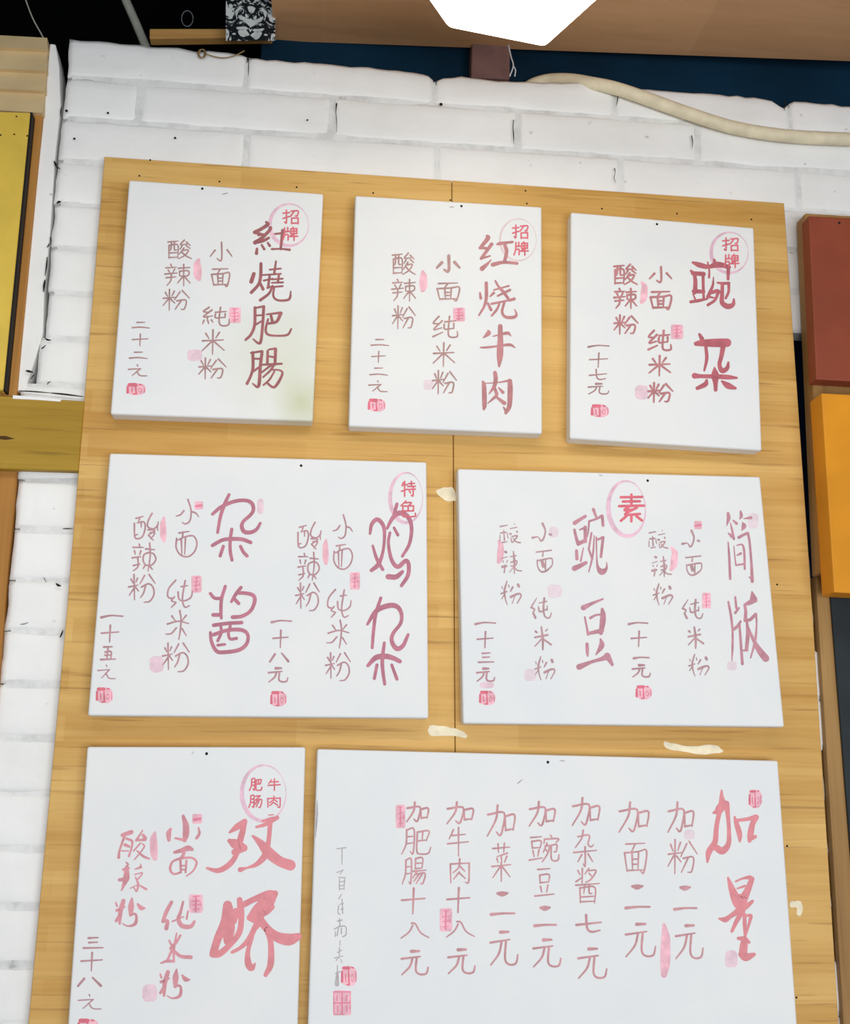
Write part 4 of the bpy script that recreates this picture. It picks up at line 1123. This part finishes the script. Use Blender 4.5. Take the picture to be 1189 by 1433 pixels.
# ------------------------------------------------------------------ left neighbours
pl = board('wood_backboard', [(-260, 150), (60, 158), (23, 550), (24, 660), (10, 800), (-2, 960), (-60, 1600), (-330, 1600)], -0.004, 0.03, M_BROWNWOOD, None, 0.002, 1)
tag(pl, 'amber wood panel at the left edge behind the yellow board', 'wood panel')
root = thing('yellow_board', P(-100, 545, -0.02), 'yellow painted board hanging at the upper left edge', 'board')
bm = bmesh.new()
slab(bm, quad_px([(-260, 148), (42, 157), (4, 546), (-270, 540)], -0.034), -0.034, -0.012, 0.002, 1)
from_bm('face_panel', bm, M_YELLOW, root)
bm = bmesh.new()
slab(bm, quad_px([(42, 157), (45.5, 157.5), (8, 547), (4.3, 546.5)], -0.030), -0.030, -0.006, 0)
part_label(from_bm('edge_strip', bm, M_DARK, root), 'black side edge')
for px, py in [(23, 163), (20, 188), (1, 189), (38, 190)]:
    nail(px, py, -0.034, root, 1.4)
root = thing('wall_siding', P(-20, 155, 0.0), 'cream painted lap siding at the top left above the yellow board', 'siding')
ys = [(48, 53), (67, 69), (97, 99), (124, 127), (152, 158)]
for (a0, a1), (b0, b1), xr0, xr1 in zip(ys, ys[1:], (66, 66, 65, 63), (66, 65, 63, 60)):
    bm = bmesh.new()
    yt, yb = -0.002, -0.016
    q = [P(-240, a0 - 12, yt), P(xr0, a1, yt), P(xr1, b1, yb), P(-240, b0 - 12, yb)]
    vf = [bm.verts.new(v) for v in q]
    vb = [bm.verts.new((v.x, 0.02, v.z)) for v in q]
    bm.faces.new(vf); bm.faces.new(vb[::-1])
    for i in range(4):
        bm.faces.new((vf[(i + 1) % 4], vf[i], vb[i], vb[(i + 1) % 4]))
    from_bm('slat', bm, M_CREAM, root)
root = thing('wooden_plank', P(30, 655, -0.01), 'olive stained plank running into the left edge of the pine board', 'plank')
board('plank_face', [(-260, 538), (118, 561), (109, 659), (-260, 648)], -0.024, 0.0195, M_OLIVE, root, 0.002, 1)
k = [P(a, b, -0.0246) for a, b in [(18, 553), (60, 556), (86, 559), (84, 562), (50, 559.5), (18, 558)]]
part_label(mesh('paint_drip', k, [tuple(range(len(k)))], M_WALL, root), 'white paint smear along the top edge')
k = [P(a, b, -0.0246) for a, b in [(-5, 610), (8, 610), (21, 614), (8, 615.5), (-5, 614)]]
mesh('knot', k, [tuple(range(len(k)))], mat_plain('dark_knot', (78, 50, 22)), root)

# ------------------------------------------------------------------ right neighbours
bm = bmesh.new()
slab(bm, quad_px([(1126, 298), (1450, 318), (1480, 830), (1149, 802)], -0.05), -0.05, -0.006, 0.002, 1)
o = from_bm('wood_backboard', bm, M_SIDEWOOD)
tag(o, 'thick brown wood panel at the right edge behind the red-brown and orange boards', 'wood panel')
o = board('painted_board', [(1131, 302), (1430, 318), (1445, 548), (1142, 531)], -0.086, 0.0355, M_MAROON, None, 0.003, 2)
tag(o, 'red-brown painted board at the right edge above the orange board', 'board')
nail(1174, 312, -0.086, o, 2.2)
o = board('painted_board', [(1149, 550), (1450, 566), (1480, 846), (1167, 829)], -0.105, 0.0545, M_ORANGE, None, 0.003, 2)
tag(o, 'orange painted board at the right edge below the red-brown board', 'board')
bm = bmesh.new()
slab(bm, quad_px([(1141, 806), (1168, 806), (1203, 1433), (1212, 1600), (1190, 1600), (1180, 1433)], -0.008), -0.008, 0.06, 0.001, 1)
o = from_bm('wooden_post', bm, M_SIDEWOOD)
tag(o, 'narrow light wood post at the lower right beside the black board', 'post')
o = board('black_board', [(1159, 800), (1400, 812), (1430, 1600), (1222, 1600), (1209, 1433)], -0.014, 0.0055, M_BLACKBOARD, None, 0.001, 1)
tag(o, 'black painted board at the right edge under the orange board', 'board')

# ------------------------------------------------------------------ things along the top of the wall
pts = [P(728, 140, 0.070), P(740, 122, 0.070), P(764, 113, 0.064), P(796, 112, 0.034), P(828, 117, 0.002), P(862, 124, -0.014), P(910, 140, -0.017), P(960, 158, -0.017), P(1020, 177, -0.017), P(1080, 188, -0.017), P(1140, 193, -0.017), P(1220, 195, -0.017), P(1290, 190, -0.017)]
tag(tube('hose', pts, 0.0145, M_HOSE, None, 16), 'cream rubber hose lying over the top of the white brick wall', 'hose')
tag(tube('conduit', [P(164, -30, 0.3), P(176, 0, 0.3), P(190, 32, 0.3), P(206, 70, 0.3)], 0.0105, M_PIPE, None, 12), 'grey conduit sloping down behind the wall at top left', 'pipe')
tag(tube('cable', [P(28, -25, 0.015), P(36, 0, 0.015), P(46, 26, 0.015), P(58, 48, 0.012), P(66, 64, 0.006)], 0.0016, M_PIPE, None, 8), 'thin grey cable hanging at the top left above the siding', 'cable')
bm = bmesh.new()
slab(bm, quad_px([(209, 40), (381, 40), (381, 52), (209, 54)], 0.066), 0.066, 0.0912, 0.003, 2)
o = from_bm('wooden_batten', bm, M_STICK)
tag(o, 'short yellow wood batten above the wall beside the patterned cloth', 'batten')

# patterned cloth
m, nt, b = base_mat('damask_print', (200, 205, 205), 0.9, 0.1)
tc = N(nt, 'ShaderNodeTexCoord')
sep = N(nt, 'ShaderNodeSeparateXYZ')
nt.links.new(tc.outputs['Object'], sep.inputs[0])
cxm = P(351, 30, 0.02).x
sub = N(nt, 'ShaderNodeMath', operation='SUBTRACT'); sub.inputs[1].default_value = cxm
nt.links.new(sep.outputs['X'], sub.inputs[0])
ab = N(nt, 'ShaderNodeMath', operation='ABSOLUTE'); nt.links.new(sub.outputs[0], ab.inputs[0])
cmb = N(nt, 'ShaderNodeCombineXYZ')
nt.links.new(ab.outputs[0], cmb.inputs[0]); nt.links.new(sep.outputs['Z'], cmb.inputs[2])
n1 = N(nt, 'ShaderNodeTexNoise', Scale=34.0, Detail=2.0, Distortion=2.6)
nt.links.new(cmb.outputs[0], n1.inputs['Vector'])
c = ramp(nt, n1.outputs['Fac'], [(0.47, (26, 30, 34)), (0.53, (196, 200, 198))])
nt.links.new(c, b.inputs['Base Color'])
bm = bmesh.new()
cols = 16
for side, yo in (('f', 0.0), ('b', 0.0012)):
    g = []
    for i in range(cols + 1):
        px = 316 + 69 * i / cols
        wob = 0.004 * math.sin(i * 0.9)
        g.append([bm.verts.new(P(px + (2 if j == 0 else 0), yv, 0.012 + wob + yo)) for j, yv in enumerate((-30, 0, 30, 57))])
    for i in range(cols):
        for j in range(3):
            bm.faces.new((g[i][j], g[i + 1][j], g[i + 1][j + 1], g[i][j + 1]))
o = from_bm('patterned_cloth', bm, m, None, True)
tag(o, 'black and white damask patterned cloth strip hanging at the top', 'cloth')

bm = bmesh.new()
slab(bm, quad_px([(661, 40), (714, 44), (713, 110), (659, 108)], 0.05), 0.05, 0.0912, 0.002, 1)
o = from_bm('wooden_block', bm, M_BRACE)
tag(o, 'small brown wood block between the wall top and the plywood panel', 'block')
root = thing('string', P(716, 106, 0.012), 'frayed white string hanging above the wall under the lamp', 'string')
tube('strand', [P(711, 62, 0.02), P(715, 80, 0.015), P(718, 92, 0.012), P(713, 107, 0.012)], 0.0016, M_STRING, root, 6)
tube('strand', [P(718, 92, 0.012), P(721, 98, 0.011), P(720, 107, 0.011)], 0.0014, M_STRING, root, 6)
root = thing('wire', P(300, 76, -0.006), 'tan wire with a small coil looped along the top of the wall', 'wire')
coil = []
for i in range(30):
    a = i * 0.62
    coil.append(P(281 + 5 * math.cos(a) + 0.1 * i, 75 + 6 * math.sin(a), -0.005 - 0.0003 * i))
tube('coil', coil, 0.0012, M_WIRE, root, 6, False)
tube('strand', [P(284, 73, -0.006), P(296, 78, -0.006), P(312, 81, -0.006), P(328, 78, -0.006), P(342, 71, -0.004)], 0.0013, M_WIRE, root, 6)
loop = [P(262 + 8 * math.cos(t), 26 + 11 * math.sin(t), 0.07) for t in (2 * math.pi * i / 20 for i in range(21))]
tag(tube('string_loop', loop, 0.0012, mat_plain('grey_string', (96, 100, 104)), None, 6, False), 'faint grey string loop above the yellow wood batten', 'string')

# nails and cracks in the wall, and the shadowed gap above the plank
for (px, py, r), lab in zip([(617, 146, 2.6), (93, 155, 2.2), (151, 158, 1.8), (104, 194, 1.8), (245, 193, 1.8), (430, 168, 1.5)],
                           ['black nail in the white wall below the brown wood block', 'black nail in the white wall beside the crack by the left corner', 'small nail in the second brick course, right of the nail by the crack',
                            'small nail just above the left corner of the pine board', 'small nail above the first canvas sign', 'tiny nail in the bricks above the gap between the first two signs']):
    n_ = nail(px, py, -0.002, None, r)
    tag(n_, lab, 'nail', 'nails in the white wall')


def crack(pts, wd):  # also draws the shadowed gap above the plank
    k = Ink(-0.0035)
    k.stroke([(x, y, q) for (x, y), q in zip(pts, wd)])
    o = k.build('crack_or_gap_shadow', M_DARK, wall)


for px, py, h in [(347, 80, 26), (718, 168, 34), (863, 122, 26), (1098, 141, 14), (610, 108, 12), (860, 236, 20), (471, 145, 40), (968, 190, 18)]:
    pts = [(px + random.uniform(-1.2, 1.2), py + h * t) for t in (0, .3, .6, 1)]
    crack(pts, [random.uniform(1.0, 2.6), random.uniform(.5, 1.6), random.uniform(.6, 1.8), .4])
for (x, y, dx, dy, q) in [(86, 150, -1, 14, 1.8), (76, 226, 3, 8, 3.2), (79, 234, 5, 2, 1.6), (80, 284, 5, -2, 3.6), (70, 332, 1, 10, 1.6), (66, 346, 3, -6, 1.8), (66, 360, -3, 26, 2.2), (63, 392, -2, 16, 3.2), (64, 474, 7, 2, 2.6), (58, 488, 6, -5, 1.8),
                     (37, 519, 9, 2, 3.4), (48, 524, -5, 7, 1.6), (66, 538, 5, -4, 1.4), (27, 547, 45, 3, 1.8), (72, 550, 44, 5, 2.4), (88, 740, 14, 0, 1.6), (61, 808, 4, 7, 1.0), (79, 817, 6, 3, 3.4), (84, 892, 4, -10, 2.2), (28, 874, 12, -3, 1.0)]:  # the two long strokes draw the shadowed gap above the plank in black
    crack([(x, y), (x + dx * .45 + random.uniform(-.8, .8), y + dy * .45 + random.uniform(-.8, .8)), (x + dx, y + dy)], [q * .6, q, q * .4])

# ------------------------------------------------------------------ the lamp
z_l = z_ceil - 0.30
m_em, nt, b = base_mat('lamp_diffuser', (255, 255, 250), 0.5)
b.inputs['Emission Color'].default_value = (1.0, 0.93, 0.72, 1)
b.inputs['Emission Strength'].default_value = 5.0
corners = [PZ(626, 42, z_l), PZ(763, 69, z_l), PZ(876, -32, z_l), PZ(580, -24, z_l)]
ctr = sum(corners, Vector()) / 4
root = thing('ceiling_lamp', (ctr.x, ctr.y, z_l), 'glaring white square lamp hanging under the plywood panel at the top', 'lamp')


def prism(name, ring, z0, z1, mat, parent, shrink=1.0, bev=0.01):
    bm = bmesh.new()
    lo = [bm.verts.new((ctr.x + (p.x - ctr.x) * shrink, ctr.y + (p.y - ctr.y) * shrink, z0)) for p in ring]
    hi = [bm.verts.new((ctr.x + (p.x - ctr.x) * shrink, ctr.y + (p.y - ctr.y) * shrink, z1)) for p in ring]
    bm.faces.new(lo); bm.faces.new(hi[::-1])
    n = len(ring)
    for i in range(n):
        bm.faces.new((lo[(i + 1) % n], lo[i], hi[i], hi[(i + 1) % n]))
    bmesh.ops.recalc_face_normals(bm, faces=bm.faces)
    if bev:
        bmesh.ops.bevel(bm, geom=list(bm.edges), offset=bev, segments=3, profile=0.5, affect='EDGES')
    return from_bm(name, bm, mat, parent)


prism('diffuser', corners, z_l, z_l + 0.035, m_em, root, 1.0, 0.012)
prism('housing', corners, z_l + 0.036, z_l + 0.07, mat_plain('white_metal', (220, 220, 218), 0.4, 0.4), root, 0.9, 0.004)
tube('hanging_rod', [Vector((ctr.x, ctr.y, z_l + 0.069)), Vector((ctr.x, ctr.y, z_ceil + 0.001))], 0.006, M_PIPE, root, 10, False)
